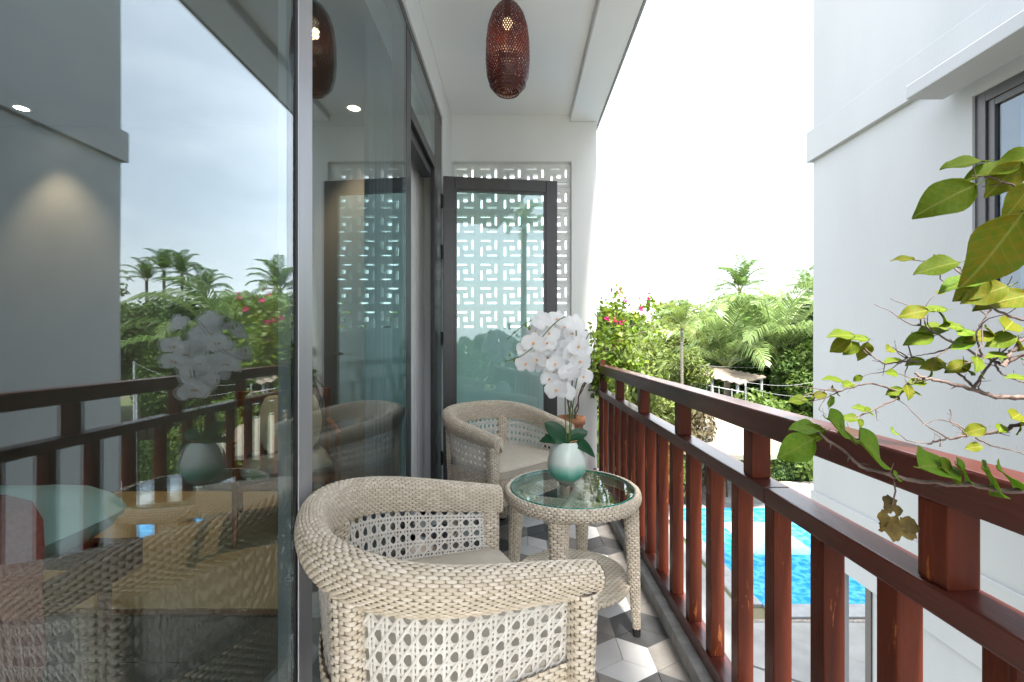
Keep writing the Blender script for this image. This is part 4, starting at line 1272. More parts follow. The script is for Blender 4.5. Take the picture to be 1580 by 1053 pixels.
def tree_meshes(kind, seed):
    rng = np.random.default_rng(seed)
    cs, rs = [], []
    if kind == 'round':
        for k in range(15):
            a = rng.uniform(0, 2 * PI); r = rng.uniform(.2, 1.5); cs.append((r * math.cos(a), r * math.sin(a), rng.uniform(2.4, 5.2))); rs.append(rng.uniform(.55, 1.05))
        cnt, size, lr = 15000, .11, 1.7
    elif kind == 'airy':
        for k in range(30):
            a = rng.uniform(0, 2 * PI); r = rng.uniform(.3, 2.4); cs.append((r * math.cos(a), r * math.sin(a), rng.uniform(3.2, 6.4))); rs.append(rng.uniform(.25, .55))
        cnt, size, lr = 3600, .10, 1.6
    elif kind == 'bamboo':
        for k in range(34):
            a = rng.uniform(0, 2 * PI); r = rng.uniform(.1, 1.5); z = rng.uniform(.5, 4.6); cs.append((r * math.cos(a), r * math.sin(a), z)); rs.append(rng.uniform(.35, .65))
        cnt, size, lr = 13000, .062, 3.4
    else:  # bush
        for k in range(12):
            a = rng.uniform(0, 2 * PI); r = rng.uniform(0, .9); cs.append((r * math.cos(a), r * math.sin(a), rng.uniform(.35, 1.3))); rs.append(rng.uniform(.4, .65))
        cnt, size, lr = 9000, .075, 1.7
    V = leafcloud(cs, rs, cnt, size, rng, lenr=lr)
    b = MB()
    top = {'round': 4.2, 'airy': 4.6, 'bamboo': 3.6, 'bush': .9}[kind]
    r0 = {'round': .16, 'airy': .13, 'bamboo': .05, 'bush': .05}[kind]
    b.tube([(0, 0, 0), (.05, .03, top * .35), (-.04, .05, top * .7), (0, 0, top)], [r0, r0 * .8, r0 * .6, r0 * .25], 8)
    for k in range(min(len(cs), 14)):
        c = np.array(cs[k]); z = min(c[2] * .55, top * .8)
        m_ = np.array([c[0] * .45, c[1] * .45, (z + c[2]) / 2 + .1])
        b.tube([(0, 0, z), m_, c], [r0 * .45, r0 * .28, r0 * .1], 6)
    return V, b
TREES = {}
for kind, seed in (('round', 1), ('round2', 2), ('airy', 3), ('bamboo', 4), ('bush', 5)):
    V, b = tree_meshes(kind.rstrip('2'), seed)
    TREES[kind] = (V, b.mesh('trunk', M['bark'], True))
CROWN = {}
def tree(name, kind, mi, loc, s, label, cat='tree', group=None, rz=None):
    key = (kind, mi)
    if key not in CROWN: CROWN[key] = cloud_obj('crown', TREES[kind][0], LG[mi])
    o = empty(name, loc, random.uniform(0, 6) if rz is None else rz)
    o.scale = s if hasattr(s, '__len__') else (s, s, s)
    tag(o, label, cat, group)
    inst('trunk', TREES[kind][1], o); inst('crown', CROWN[key], o)
    return o

def frond_mesh(L, nl, ll, droop, hang, seed, mat, up=.5):
    rng = np.random.default_rng(seed)
    s = np.linspace(0, 1, 16)
    x = L * (s - .18 * droop * s ** 3); z = L * (up * s - droop * .85 * s ** 2.2)
    y = .04 * L * np.sin(2.3 * s + seed)
    C = np.stack([x, y, z], 1)
    b = MB().tube(C, np.linspace(.018, .003, 16) * L / 2.4, 5, 1)
    T = np.gradient(C, axis=0); T /= np.linalg.norm(T, axis=1)[:, None]
    for k in range(nl):
        q = .13 + .87 * k / (nl - 1)
        c = np.array([np.interp(q, s, C[:, j]) for j in range(3)]); t = np.array([np.interp(q, s, T[:, j]) for j in range(3)])
        w = ll * (math.sin(PI * (.12 + .83 * q)) ** .6) * (1 + rng.uniform(-.12, .12))
        side0 = np.cross(t, [0, 0, 1.0]); side0 /= np.linalg.norm(side0) + 1e-9
        nrm = np.cross(side0, t)
        for sg in (-1, 1):
            d = sg * side0 * .80 + t * (.35 + .5 * q) + nrm * (.35 - .2 * q) + rng.normal(size=3) * .05
            d /= np.linalg.norm(d)
            hw = .020 * L / 2.4 * t * 1.1
            p1 = c + d * w * .55; p2 = c + d * w * .95 - np.array([0, 0, hang * w * (.6 + rng.random() * .4)])
            b.add([c - hw * .5, c + hw * .5, p1 + hw, p1 - hw, p2], [(0, 1, 2, 3), (3, 2, 4)], 0)
    return b.mesh('frond', [mat, M['rachis']])
FR = [frond_mesh(2.6, 44, .62, .75, .45, k, M['palm'], .75) for k in range(2)] + [frond_mesh(2.6, 46, .60, .85, .55, k + 5, M['palm_pale'], .85) for k in range(2)]
FA = [frond_mesh(1.5, 30, .38, 1.0, .6, 11, LG[3], .9), frond_mesh(1.5, 30, .38, .9, .5, 12, LG[0], 1.1)]
def palm(name, loc, trunk_h, s, nfr, label, kinds=(0, 1), tr=.11, lean=(0, 0), elv=(-.25, 1.15), fset=None, group=None, spin=0.0, cat='palm'):
    o = empty(name, loc); tag(o, label, cat, group)
    fs = fset or FR
    pts = np.array([(lean[0] * q * q, lean[1] * q * q, trunk_h * q) for q in np.linspace(0, 1, 9)])
    rad = tr * (1.25 - .45 * np.linspace(0, 1, 9)); 
    b = MB().tube(pts, rad, 10)
    for q in np.linspace(.08, .97, max(int(trunk_h * 3), 2)):
        c = np.array([lean[0] * q * q, lean[1] * q * q, trunk_h * q]); b.tube([c, c + [0, 0, .04]], tr * (1.32 - .45 * q), 10)
    b.build('trunk', M['palm_trunk'], o, True)
    for k in range(nfr):
        q = k / max(nfr - 1, 1)
        el = elv[0] + (elv[1] - elv[0]) * q ** .8
        inst('frond', fs[kinds[k % len(kinds)]], o, (lean[0], lean[1], trunk_h - .03), (0, -el + .25 + random.uniform(-.12, .12), spin + k * 2.39996 + random.uniform(-.2, .2)), s * random.uniform(.85, 1.08))
    return o

# --- palms in view over the railing
c = px(1141, 448, 36); palm('coconut_palm', (c.x, c.y, GZ), c.z - GZ, 1.2, 22, 'tall coconut palm rising against the sky above the other trees', (0, 1), .16)
c = px(1203, 548, 18); palm('coconut_palm', (c.x, c.y, GZ), c.z - GZ, 1.6, 17, 'young coconut palm with large arching fronds beside the white building', (2, 3, 0), .16, (0, 0), (-.15, 1.0), spin=.4)
c = px(1122, 566, 19); palm('coconut_palm', (c.x, c.y, GZ), c.z - GZ, 1.6, 15, 'young coconut palm with pale drooping fronds above the shed roof', (2, 3), .14, (0, 0), (-.2, .95), spin=1.1)
c = px(1247, 452, 26); palm('coconut_palm', (c.x, c.y, GZ), c.z - GZ, .75, 16, 'palm crown showing at the corner of the white building', (0, 1), .13)
c = px(1052, 505, 14); palm('areca_palm', (c.x, c.y, GZ), c.z - GZ, .80, 18, 'small areca palm with drooping leaves on a slim pale trunk', (0, 1), .05, (0, 0), (-.5, 1.2), FA)
c = px(1036, 478, 40); palm('coconut_palm', (c.x, c.y, GZ), c.z - GZ, .55, 14, 'small distant palm top beside the bougainvillea', (0, 1), .1)
# --- palms that the glass mirrors, further along behind the white building
for k, (x, y, z, s) in enumerate(((17.6, 25.5, 4.9, .62), (19.0, 26.0, 5.2, .62), (20.4, 26.5, 4.7, .6), (21.5, 25.0, 4.4, .55), (24.0, 27.5, 4.0, .6))):
    palm('fan_palm', (x, y, GZ), z - GZ, s, 14, ('slim palm, first', 'slim palm, second', 'slim palm, third', 'slim palm, fourth', 'slim palm, fifth')[k] + ' of a row beyond the white building, mirrored in the glass', (0, 1), .09, (0, 0), (.1, 1.4), group='row of palms behind the white building')
palm('coconut_palm', (5.9, -18.0, GZ), 11.0, .85, 18, 'palm behind the viewpoint mirrored in the open door glass', (2, 3), .16)
palm('coconut_palm', (8.9, -19.0, GZ), 8.2, .8, 14, 'lower palm behind the viewpoint mirrored in the door glass', (2, 3), .14)

# --- trees and shrubs in view
def treepx(name, kind, mi, x, ytop, Y, s, label, cat='tree', group=None):
    c = px(x, ytop, Y)
    hgt = {'round': 5.9, 'round2': 5.9, 'airy': 6.7, 'bamboo': 5.0, 'bush': 1.85}[kind]
    sz = (c.z - GZ) / hgt
    return tree(name, kind, mi, (c.x, Y, GZ), (s, s, sz), label, cat, group)
G_ = 'garden trees beyond the terrace'
treepx('leafy_tree', 'round', 0, 1100, 452, 28, 1.75, 'bright leafy tree below the tall coconut palm', group=G_)
treepx('leafy_tree', 'round2', 0, 1172, 446, 31, 1.8, 'rounded green tree between the tall palm and the white building', group=G_)
treepx('leafy_tree', 'round', 3, 1060, 482, 24, 1.4, 'yellowish leafy tree behind the areca palm', group=G_)
treepx('leafy_tree', 'round2', 1, 1225, 470, 22, 1.3, 'green tree behind the arching palm by the building corner', group=G_)
treepx('leafy_tree', 'round', 1, 1010, 500, 33, 1.6, 'green tree far behind the bougainvillea', group=G_)
treepx('leafy_tree', 'round2', 1, 950, 470, 40, 1.7, 'distant tree top beside the balcony pillar', group=G_)
treepx('bamboo_clump', 'bamboo', 3, 985, 512, 13.5, 1.0, 'light yellow green bamboo behind the bougainvillea', 'bamboo')
treepx('bamboo_clump', 'bamboo', 3, 1030, 528, 16.5, 1.0, 'light bamboo clump left of the shed roof', 'bamboo')
treepx('bamboo_clump', 'bamboo', 0, 940, 520, 15, .9, 'bamboo clump just past the balcony pillar', 'bamboo')
treepx('leafy_tree', 'bamboo', 3, 1245, 505, 19.5, 1.0, 'feathery light green tree against the white building corner', group=G_)
treepx('leafy_tree', 'round2', 0, 1262, 520, 17, .8, 'light green tree half hidden by the white building corner', group=G_)
treepx('leafy_tree', 'round', 2, 1150, 560, 21, 1.3, 'dark green tree behind the pale drooping fronds', group=G_)
treepx('leafy_tree', 'round2', 2, 1085, 545, 22, 1.3, 'dark green tree above the shed roof', group=G_)
treepx('dry_shrub', 'bush', 4, 1012, 608, 13.0, 1.1, 'dry brown shrub seen between the railing posts', 'shrub')
treepx('dry_shrub', 'bush', 4, 1048, 622, 15.0, 1.2, 'brown flowering shrub behind the parasol', 'shrub')
treepx('clipped_shrub', 'bush', 0, 1186, 592, 16.3, 1.5, 'large rounded clipped green shrub behind the parasol', 'shrub')
treepx('clipped_shrub', 'bush', 1, 1083, 650, 16.4, 1.1, 'low green shrub left of the parasol', 'shrub')
treepx('garden_shrub', 'bush', 0, 945, 610, 11.5, 1.2, 'green shrub below the far end of the railing', 'shrub')
treepx('garden_shrub', 'bush', 4, 1245, 625, 17.5, 1.3, 'dry dark shrub at the foot of the white building', 'shrub')
# --- trees that only the glass mirrors
R_ = 'trees mirrored in the glass'
for k, (x, y, kind, mi, s, hz, lab) in enumerate((
        (13.5, 19.5, 'round', 2, 1.25, 1.18, 'dense dark tree nearest the building corner in the mirror image'),
        (16.5, 21.5, 'round2', 1, 1.3, 1.15, 'dense mid green tree mirrored beside the dark one'),
        (19.5, 23.0, 'round', 1, 1.4, 1.15, 'wide green tree mirrored below the slim palms'),
        (23.0, 25.0, 'round2', 2, 1.5, 1.2, 'broad dark tree mirrored at the wall edge'),
        (11.5, 17.5, 'round2', 1, .9, .90, 'lower green tree mirrored behind the orchid'),
        (18.0, 20.0, 'round', 2, 1.1, .95, 'low dense tree mirrored above the railing'),
        (21.5, 22.5, 'airy', 1, 1.15, 1.33, 'airy sparse tree mirrored against the sky'),
        (23.8, 24.0, 'airy', 1, 1.1, 1.3, 'second airy tree mirrored beside the wall edge'),
        (15.0, 24.0, 'round', 0, 1.4, 1.1, 'bright tree mirrored between the palms'),
        (26.5, 29.0, 'round2', 1, 1.9, 1.25, 'large far tree mirrored beside the wall edge'))):
    tree('leafy_tree', kind, mi, (x, y, GZ), (s, s, hz), lab, 'tree', R_)
for k, (x, y, s) in enumerate(((3, -34, .85), (10, -36, .9), (15, -32, .85), (6.5, -40, .95), (-3, -38, .9))):
    tree('leafy_tree', 'round2' if k % 2 else 'round', 1 + k % 2, (x, y, GZ), s, ('first', 'second', 'third', 'fourth', 'fifth')[k] + ' leafy tree behind the viewpoint, mirrored in the door glass', 'tree', 'trees behind the viewpoint')
# --- far wood closing the view
rng = np.random.default_rng(21)
cs = [(x, 62 + rng.uniform(-6, 6) + abs(x) * .1, GZ + rng.uniform(1.0, 4.2)) for x in np.linspace(-8, 75, 46)]
wm = cloud_obj('far_wood', leafcloud(cs, rng.uniform(1.6, 3.0, len(cs)), 26000, .36, rng), LG[1])
o = inst('far_wood', wm); tag(o, 'far band of trees closing the garden view', 'wood', kind='stuff')

rng = np.random.default_rng(22)
cs = [(x, -34 + rng.uniform(-3, 3), GZ + rng.uniform(.6, 3.2)) for x in np.linspace(-22, 34, 34)]  # unseen trees, added to cover the bright ground mirrored in the door
wm = cloud_obj('far_wood', leafcloud(cs, rng.uniform(1.5, 2.4, len(cs)), 12000, .34, rng), LG[2])
o = inst('far_wood', wm); tag(o, 'unseen band of trees added behind the viewpoint to darken the door glass low down', 'wood', kind='stuff')
# --- clipped hedge along the terrace
hd = empty('hedge', (7.0, 15.7, GZ)); tag(hd, 'clipped dark green hedge behind the parasol and pool', 'hedge')
rng = np.random.default_rng(31); nh = 26000
xx = rng.uniform(-5.2, 5.4, nh); top = rng.random(nh) < .35
yy = np.where(top, rng.uniform(-.42, .42, nh), np.where(rng.random(nh) < .75, -.44, .44) + rng.normal(size=nh) * .03)
zz = np.where(top, 1.12 + rng.normal(size=nh) * .03 + .04 * np.sin(xx * 3), rng.uniform(.02, 1.12, nh))
P = np.stack([xx, yy, zz], 1); N = np.where(top[:, None], [[0, 0, 1.0]], [[0, -1.0, .25]]) + rng.normal(size=(nh, 3)) * .5; N /= np.linalg.norm(N, axis=1)[:, None]
A = np.cross(N, rng.normal(size=(nh, 3))); A /= np.linalg.norm(A, axis=1)[:, None]; B = np.cross(N, A); s = rng.uniform(.028, .055, nh)[:, None]
me = cloud_obj('foliage', np.stack([P - A * s, P + B * s * .6, P + A * s, P - B * s * .6], 1), LG[2]); inst('foliage', me, hd)['kind'] = 'stuff'
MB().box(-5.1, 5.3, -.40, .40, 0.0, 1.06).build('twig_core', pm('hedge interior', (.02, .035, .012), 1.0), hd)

# --- bougainvillea at the far corner, in a terracotta pot
BL = leaf_mat('bougainvillea leaf', (0.115, 0.20, 0.028), (0.17, 0.215, 0.03), .35, .4, 6, .35)
pot = MB().lathe([(.001, 0), (.070, 0), (.078, .02), (.098, .50), (.104, .545), (.118, .55), (.120, .60), (.108, .605), (.100, .57), (.001, .56)], 28).build('terracotta_pot', M['terracotta'], None, True, (.425, 3.60, 0))
tag(pot, 'tall terracotta pot in the far corner behind the orchid', 'pot')
bo = empty('bougainvillea', (.425, 3.60, .56)); tag(bo, 'bougainvillea with pink bracts leaning over the far end of the railing', 'bougainvillea')
def bp_(x, y, Y=3.62): return np.array(list(px(x, y, Y) - bo.location))
paths = [[(884, 655), (876, 620), (890, 590), (905, 570), (925, 530), (945, 500), (965, 470)], [(886, 655), (898, 600), (912, 572), (935, 545), (950, 505), (955, 460)], [(882, 655), (872, 600), (896, 575), (930, 565), (970, 560), (1000, 562)],
         [(884, 655), (894, 610), (915, 575), (945, 530), (985, 515), (1018, 508)], [(886, 655), (880, 610), (905, 560), (918, 520), (935, 490), (948, 462)], [(930, 545), (950, 520), (985, 490), (1005, 468)], [(915, 575), (950, 560), (960, 540), (965, 500)],
         [(905, 570), (935, 572), (965, 565), (985, 575)], [(912, 572), (925, 585), (930, 600), (932, 612)]]
tips = []
for q, pth in enumerate(paths):
    P = np.array([bp_(x, y, 3.62 + .16 * math.sin(q * 1.7) * (i / len(pth)) ) for i, (x, y) in enumerate(pth)])
    t = np.linspace(0, len(P) - 1, 22); C = np.stack([np.interp(t, range(len(P)), P[:, k]) for k in range(3)], 1)
    C[1:-1] += RNG.normal(size=(20, 3)) * .006
    MB().tube(C, np.linspace(.007 if q < 5 else .004, .0016, 22), 6).build('branch', M['twig'], bo, True)
    tips += [C[i] for i in range(9 if q < 5 else 4, 22)]
rng = np.random.default_rng(41)
tips = np.array(tips); ctr = tips[rng.integers(0, len(tips), 1300)] + rng.normal(size=(1300, 3)) * np.array([.05, .06, .045])
N = rng.normal(size=(1300, 3)) + [0, -.5, .7]; N /= np.linalg.norm(N, axis=1)[:, None]; A = np.cross(N, rng.normal(size=(1300, 3))); A /= np.linalg.norm(A, axis=1)[:, None]; B = np.cross(N, A); s = rng.uniform(.015, .030, 1300)[:, None]
me = cloud_obj('foliage', np.stack([ctr - A * s, ctr + B * s * .75 + N * s * .2, ctr + A * s * 1.1, ctr - B * s * .75 + N * s * .2], 1), BL); inst('foliage', me, bo)['kind'] = 'stuff'
for (x, y, nn) in ((957, 452, 5), (968, 465, 7), (1000, 460, 5), (990, 478, 6), (937, 491, 8), (950, 497, 9), (957, 497, 6), (951, 532, 5), (930, 560, 3)):
    b = MB(); c = bp_(x, y, 3.55)
    for k in range(nn):
        d = rng.normal(size=3) * .012; G = petal(.022, .020, rng.uniform(0, 6.28), rng.uniform(.2, 1.2), .5)
        R = np.array(Euler(tuple(rng.uniform(-1.2, 1.2, 3))).to_matrix()); b.grid(G @ R.T + c + d)
    b.build('bract', M['bract'], bo, True)

# --- bougainvillea beside the viewpoint: bare branches and a few big leaves over the railing
FLF = [leaf_mat('near leaf green', (0.11, 0.185, 0.013), (0.16, 0.205, 0.015), .5, .6, 14, .0, spec=.15), leaf_mat('near leaf turning', (0.125, 0.185, 0.013), (0.20, 0.18, 0.014), .5, .6, 10, .0, spec=.15), leaf_mat('near leaf fresh', (0.12, 0.235, 0.024), (0.18, 0.28, 0.026), .5, .55, 12, .0, spec=.18)]
bn = empty('bougainvillea', (1.25, .55, GZ)); tag(bn, 'bare twiggy bougainvillea with green and orange leaves reaching in over the near railing', 'bougainvillea')
def nrel(x, y, Y): return np.array(list(px(x, y, Y) - bn.location))
hub = np.array([0, 0, 4.62]); 
MB().tube([(0, 0, 0), (.05, .02, 1.5), (-.03, .04, 3.0), hub], [.05, .042, .034, .022], 9).build('trunk', M['twig'], bn, True)
NB = [([(1580, 762), (1502, 749), (1453, 748), (1379, 736), (1325, 719), (1300, 694), (1265, 671), (1257, 665)], .50, .55, .0045, 1),
      ([(1580, 614), (1542, 614), (1502, 602), (1465, 591), (1428, 585), (1412, 577)], .92, .98, .0085, 1),
      ([(1505, 600), (1485, 580), (1448, 560), (1396, 558), (1365, 562), (1340, 547), (1330, 540)], .96, 1.05, .0038, 0),
      ([(1402, 591), (1385, 614), (1351, 631), (1314, 648)], .98, 1.0, .0035, 0),
      ([(1428, 585), (1402, 591)], .975, .98, .0036, 0),
      ([(1385, 604), (1345, 591), (1305, 600), (1274, 614), (1251, 620)], .99, 1.06, .0028, 0),
      ([(1580, 651), (1547, 665), (1505, 671), (1465, 676), (1431, 685)], .85, .95, .0065, 1),
      ([(1493, 673), (1480, 660), (1466, 652), (1468, 640), (1465, 632)], .88, .9, .0018, 0),
      ([(1505, 676), (1530, 688), (1565, 696), (1590, 705)], .87, .86, .0022, 0),
      ([(1580, 545), (1547, 565), (1516, 551), (1479, 534), (1442, 514), (1416, 500)], .88, .98, .0055, 1),
      ([(1547, 565), (1560, 545), (1580, 520), (1590, 510)], .89, .9, .006, 0),
      ([(1580, 498), (1526, 473), (1499, 433), (1475, 409)], .66, .72, .0035, 1),
      ([(1580, 294), (1558, 284), (1526, 273), (1499, 272)], .56, .58, .0026, 1),
      ([(1516, 551), (1505, 520), (1512, 500), (1530, 478)], .92, .9, .0028, 0),
      ([(1502, 602), (1520, 570), (1545, 545), (1575, 520)], .95, .9, .0040, 0),
      ([(1479, 534), (1440, 545), (1396, 553)], .94, 1.0, .0025, 0),
      ([(1535, 561), (1542, 575), (1575, 590), (1590, 588)], .9, .9, .0028, 0),
      ([(1442, 514), (1430, 500), (1432, 485)], .97, .97, .0018, 0), ([(1450, 690), (1452, 676), (1440, 668)], .9, .9, .0015, 0), ([(1351, 631), (1353, 650)], 1.0, 1.0, .0015, 0), ([(1365, 562), (1362, 580)], 1.0, 1.0, .0014, 0),
      ([(1274, 614), (1262, 632), (1275, 640)], 1.03, 1.03, .0014, 0)]
CURV = []
for pth, ya, yb, r0, root in NB:
    r0 *= .70
    P = np.array([nrel(x, y, ya + (yb - ya) * i / (len(pth) - 1)) for i, (x, y) in enumerate(pth)])
    if root:
        e0 = P[0]; P = np.r_[[hub, (hub + e0) / 2 + np.array([-.03, -.08, .05])], P]
    nn = 6 * len(P); t = np.linspace(0, len(P) - 1, nn)
    C = np.stack([np.interp(t, range(len(P)), P[:, k]) for k in range(3)], 1)
    for _ in range(2): C[1:-1] = (C[:-2] + 2 * C[1:-1] + C[2:]) / 4
    C[1:-1] += RNG.normal(size=(nn - 2, 3)) * r0 * .28
    rr = np.linspace(r0, r0 * .35, nn) * (1 + .18 * RNG.random(nn))
    b = MB().tube(C, rr, 7)
    for k in range(nn // 6):          # short thorns and snags
        i = RNG.integers(2, nn - 1); d = RNG.normal(size=3); d /= np.linalg.norm(d)
        b.tube([C[i], C[i] + d * RNG.uniform(.008, .022)], [r0 * .3, .0004], 4)
    b.build('branch', M['twig'], bn, True); CURV.append(C)
def leaf_mesh(seed):
    rng = np.random.default_rng(seed)
    n, k = 11, 7
    G = np.zeros((n, k, 3))
    wa, ph, tw = rng.uniform(.03, .06), rng.uniform(0, 6), rng.uniform(-.25, .25)
    for i in range(n):
        s = i / (n - 1)
        w = .36 * (math.sin(PI * (s ** .78 * .985 + .008)) ** .85)
        if s > .8: w *= 1 - .25 * (s - .8) / .2
        for j in range(k):
            q = j / (k - 1) * 2 - 1
            z = .22 * w * q * q - .20 * s * s + wa * math.sin(9 * s + ph) * abs(q) + tw * q * w * s
            G[i, j] = (s + .04 * abs(q) * (1 - s), q * w, z)
    b = MB().grid(G); b.grid((G - [0, 0, .008])[:, ::-1])
    mid = G[:, k // 2] - [0, 0, .010]; b.tube(mid, np.linspace(.016, .004, n), 5)
    b.tube([(-.16, 0, .05), (-.07, 0, .01), (0, 0, -.008)], .012, 5)
    return b
for m_ in FLF: add_veins(m_)
LFM = [[leaf_mesh(k).mesh('leaf', m_, True) for k in range(3)] for m_ in FLF]
def near_leaf(x, y, Y, size_px, ang, tilt, var, kind):
    """leaf whose middle shows at the given place; ang: heading in the picture (0 = right, 90 = up)"""
    L = size_px / FPX * Y
    c = nrel(x, y, Y)
    a = math.radians(ang)
    d = Vector((math.cos(a), .35 * math.sin(tilt * 3), math.sin(a))).normalized()
    nrm = Vector((.3 * math.sin(tilt), -math.cos(tilt), math.sin(tilt) * .8 + .35)); nrm = (nrm - d * nrm.dot(d)).normalized()
    R = Matrix((d, nrm.cross(d), nrm)).transposed()
    inst('leaf', LFM[kind][var], bn, Vector(c) - d * L * .5, R.to_euler(), L)
for args in ((1459, 306, .58, 84, 205, .3, 0, 0), (1487, 250, .6, 58, 178, .9, 1, 0), (1530, 262, .58, 70, 185, .6, 2, 0), (1550, 276, .57, 60, 235, .4, 0, 1), (1568, 250, .57, 60, 210, .5, 1, 0), (1575, 310, .56, 62, 250, .3, 2, 1),
             (1538, 388, .44, 128, 250, .35, 0, 1), (1446, 410, .70, 58, 188, .7, 1, 0), (1482, 436, .70, 58, 192, .9, 2, 2), (1500, 446, .69, 52, 215, .4, 0, 1), (1520, 452, .68, 60, 200, .5, 1, 1), (1548, 462, .68, 70, 190, .6, 2, 1), (1410, 482, .95, 38, 188, .5, 0, 1),
             (1430, 478, .95, 22, 160, .6, 1, 0), (1442, 477, .95, 34, 175, .8, 2, 0), (1457, 490, .95, 36, 330, .5, 0, 0), (1441, 507, .97, 44, 178, 1.0, 1, 0), (1418, 523, .97, 40, 195, .5, 2, 0), (1470, 503, .94, 30, 160, .7, 0, 0), (1490, 512, .93, 34, 20, .8, 1, 2),
             (1510, 520, .92, 40, 190, .7, 2, 1), (1530, 512, .92, 36, 340, .5, 0, 1), (1545, 525, .9, 40, 200, .6, 1, 0), (1560, 500, .9, 44, 30, .6, 2, 1), (1572, 530, .9, 36, 330, .6, 0, 1), (1486, 530, .93, 34, 200, .9, 1, 2), (1538, 548, .9, 30, 180, .9, 2, 0),
             (1299, 516, 1.05, 38, 170, .9, 0, 0), (1297, 533, 1.05, 34, 215, .4, 1, 1), (1325, 522, 1.05, 28, 170, .6, 2, 0), (1313, 538, 1.05, 28, 225, .4, 0, 0), (1333, 543, 1.05, 34, 260, .3, 1, 1), (1378, 557, 1.02, 28, 180, .9, 2, 0), (1412, 558, 1.0, 26, 190, .8, 0, 0),
             (1440, 563, .98, 34, 190, .6, 1, 1), (1460, 568, .97, 30, 350, .6, 2, 0), (1478, 566, .97, 34, 200, .6, 0, 1), (1496, 572, .96, 30, 340, .7, 1, 0), (1285, 585, 1.05, 28, 165, .9, 2, 0), (1310, 593, 1.04, 26, 20, .8, 0, 0), (1290, 604, 1.05, 26, 340, .5, 1, 0), (1264, 610, 1.06, 22, 190, .4, 2, 1), (1282, 622, 1.05, 26, 285, .3, 0, 2),
             (1232, 617, 1.07, 30, 180, 1.0, 1, 0), (1380, 604, .99, 24, 200, .5, 2, 0), (1415, 590, .98, 26, 175, .9, 0, 0), (1412, 605, .98, 28, 355, .9, 1, 0), (1343, 635, 1.0, 24, 350, .7, 2, 0), (1328, 630, 1.0, 22, 160, .8, 0, 0), (1312, 645, 1.0, 24, 170, .6, 1, 0),
             (1570, 641, .85, 34, 20, .7, 2, 1), (1504, 664, .88, 30, 200, .4, 0, 1), (1503, 690, .87, 22, 190, .5, 1, 1), (1568, 582, .88, 26, 170, .8, 2, 0), (1545, 660, .86, 22, 40, .6, 0, 0), (1575, 662, .85, 26, 290, .4, 1, 0),
             (1229, 692, .545, 62, 215, .25, 0, 2), (1243, 659, .55, 48, 172, 1.1, 1, 2), (1298, 655, .54, 70, 340, .5, 2, 2), (1252, 668, .55, 40, 195, .4, 0, 0), (1310, 672, .54, 50, 345, .6, 1, 0), (1352, 694, .53, 96, 338, .6, 2, 2), (1385, 735, .52, 26, 340, .4, 0, 2), (1450, 716, .51, 92, 2, .7, 1, 2), (1490, 728, .51, 60, 330, .6, 2, 2),
             (1535, 742, .50, 84, 325, .5, 0, 2), (1560, 735, .50, 72, 335, .7, 1, 2), (1468, 727, .51, 60, 345, .5, 2, 0)):
    near_leaf(*args)
# finer side twigs, some ending in a small leaf
rg2 = np.random.default_rng(77)
for q in range(34):
    C = CURV[rg2.choice([1, 2, 3, 5, 6, 9, 10, 11, 13, 14, 15, 16])]
    i = rg2.integers(len(C) // 2, len(C) - 1)
    d = (C[i] - C[i - 1]); d /= np.linalg.norm(d); d = d + rg2.normal(size=3) * .75 + [-.3, 0, .25]; d /= np.linalg.norm(d)
    Lt = rg2.uniform(.03, .11); n_ = 7; P = [C[i]]
    for k in range(n_):
        d = d + rg2.normal(size=3) * .28; d /= np.linalg.norm(d); P.append(P[-1] + d * Lt / n_)
    MB().tube(P, np.linspace(.0016, .0006, n_ + 1), 5).build('twig', M['twig'], bn, True)
    if rg2.random() < .6:
        w_ = P[-1]; dv = Vector(d); nrm = Vector((rg2.uniform(-.4, .4), -.8, .6)); nrm = (nrm - dv * nrm.dot(dv)).normalized()
        inst('leaf', LFM[int(rg2.choice([0, 0, 1, 2]))][int(rg2.integers(0, 3))], bn, tuple(w_), Matrix((dv, nrm.cross(dv), nrm)).transposed().to_euler(), rg2.uniform(.02, .038))
# dried cluster hanging from the twig
DRY = leaf_mat('dry bract', (0.16, 0.115, 0.03), (0.085, 0.055, 0.018), .25, .7, 60, .25)
dc = empty('dried_bloom', (0, 0, 0), 0, bn); dc.location = Vector(nrel(1379, 742, .525))
b = MB().tube([(0, 0, 0), (.002, 0, -.012), (-.001, .001, -.028)], .0009, 6); b.build('stalk', M['twig'], dc)
b = MB()
for k, (dx, dz, s_, az) in enumerate(((-.012, -.044, .030, 200), (.004, -.050, .034, 270), (.018, -.060, .024, 300), (0, -.038, .026, 100), (-.006, -.056, .028, 250), (.010, -.042, .02, 20), (.012, -.052, .026, 330))):
    G = petal(s_, s_ * .95, math.radians(az), .3, .9); G = np.stack([G[..., 0], G[..., 2] * (1 if k % 2 else -1), G[..., 1]], -1)
    b.grid((G + RNG.normal(size=G.shape) * .0012) * .72 + np.array([dx * .4, RNG.uniform(-.006, .006), dz * .55 - .016]))
b.build('dry_bract', DRY, dc, True)

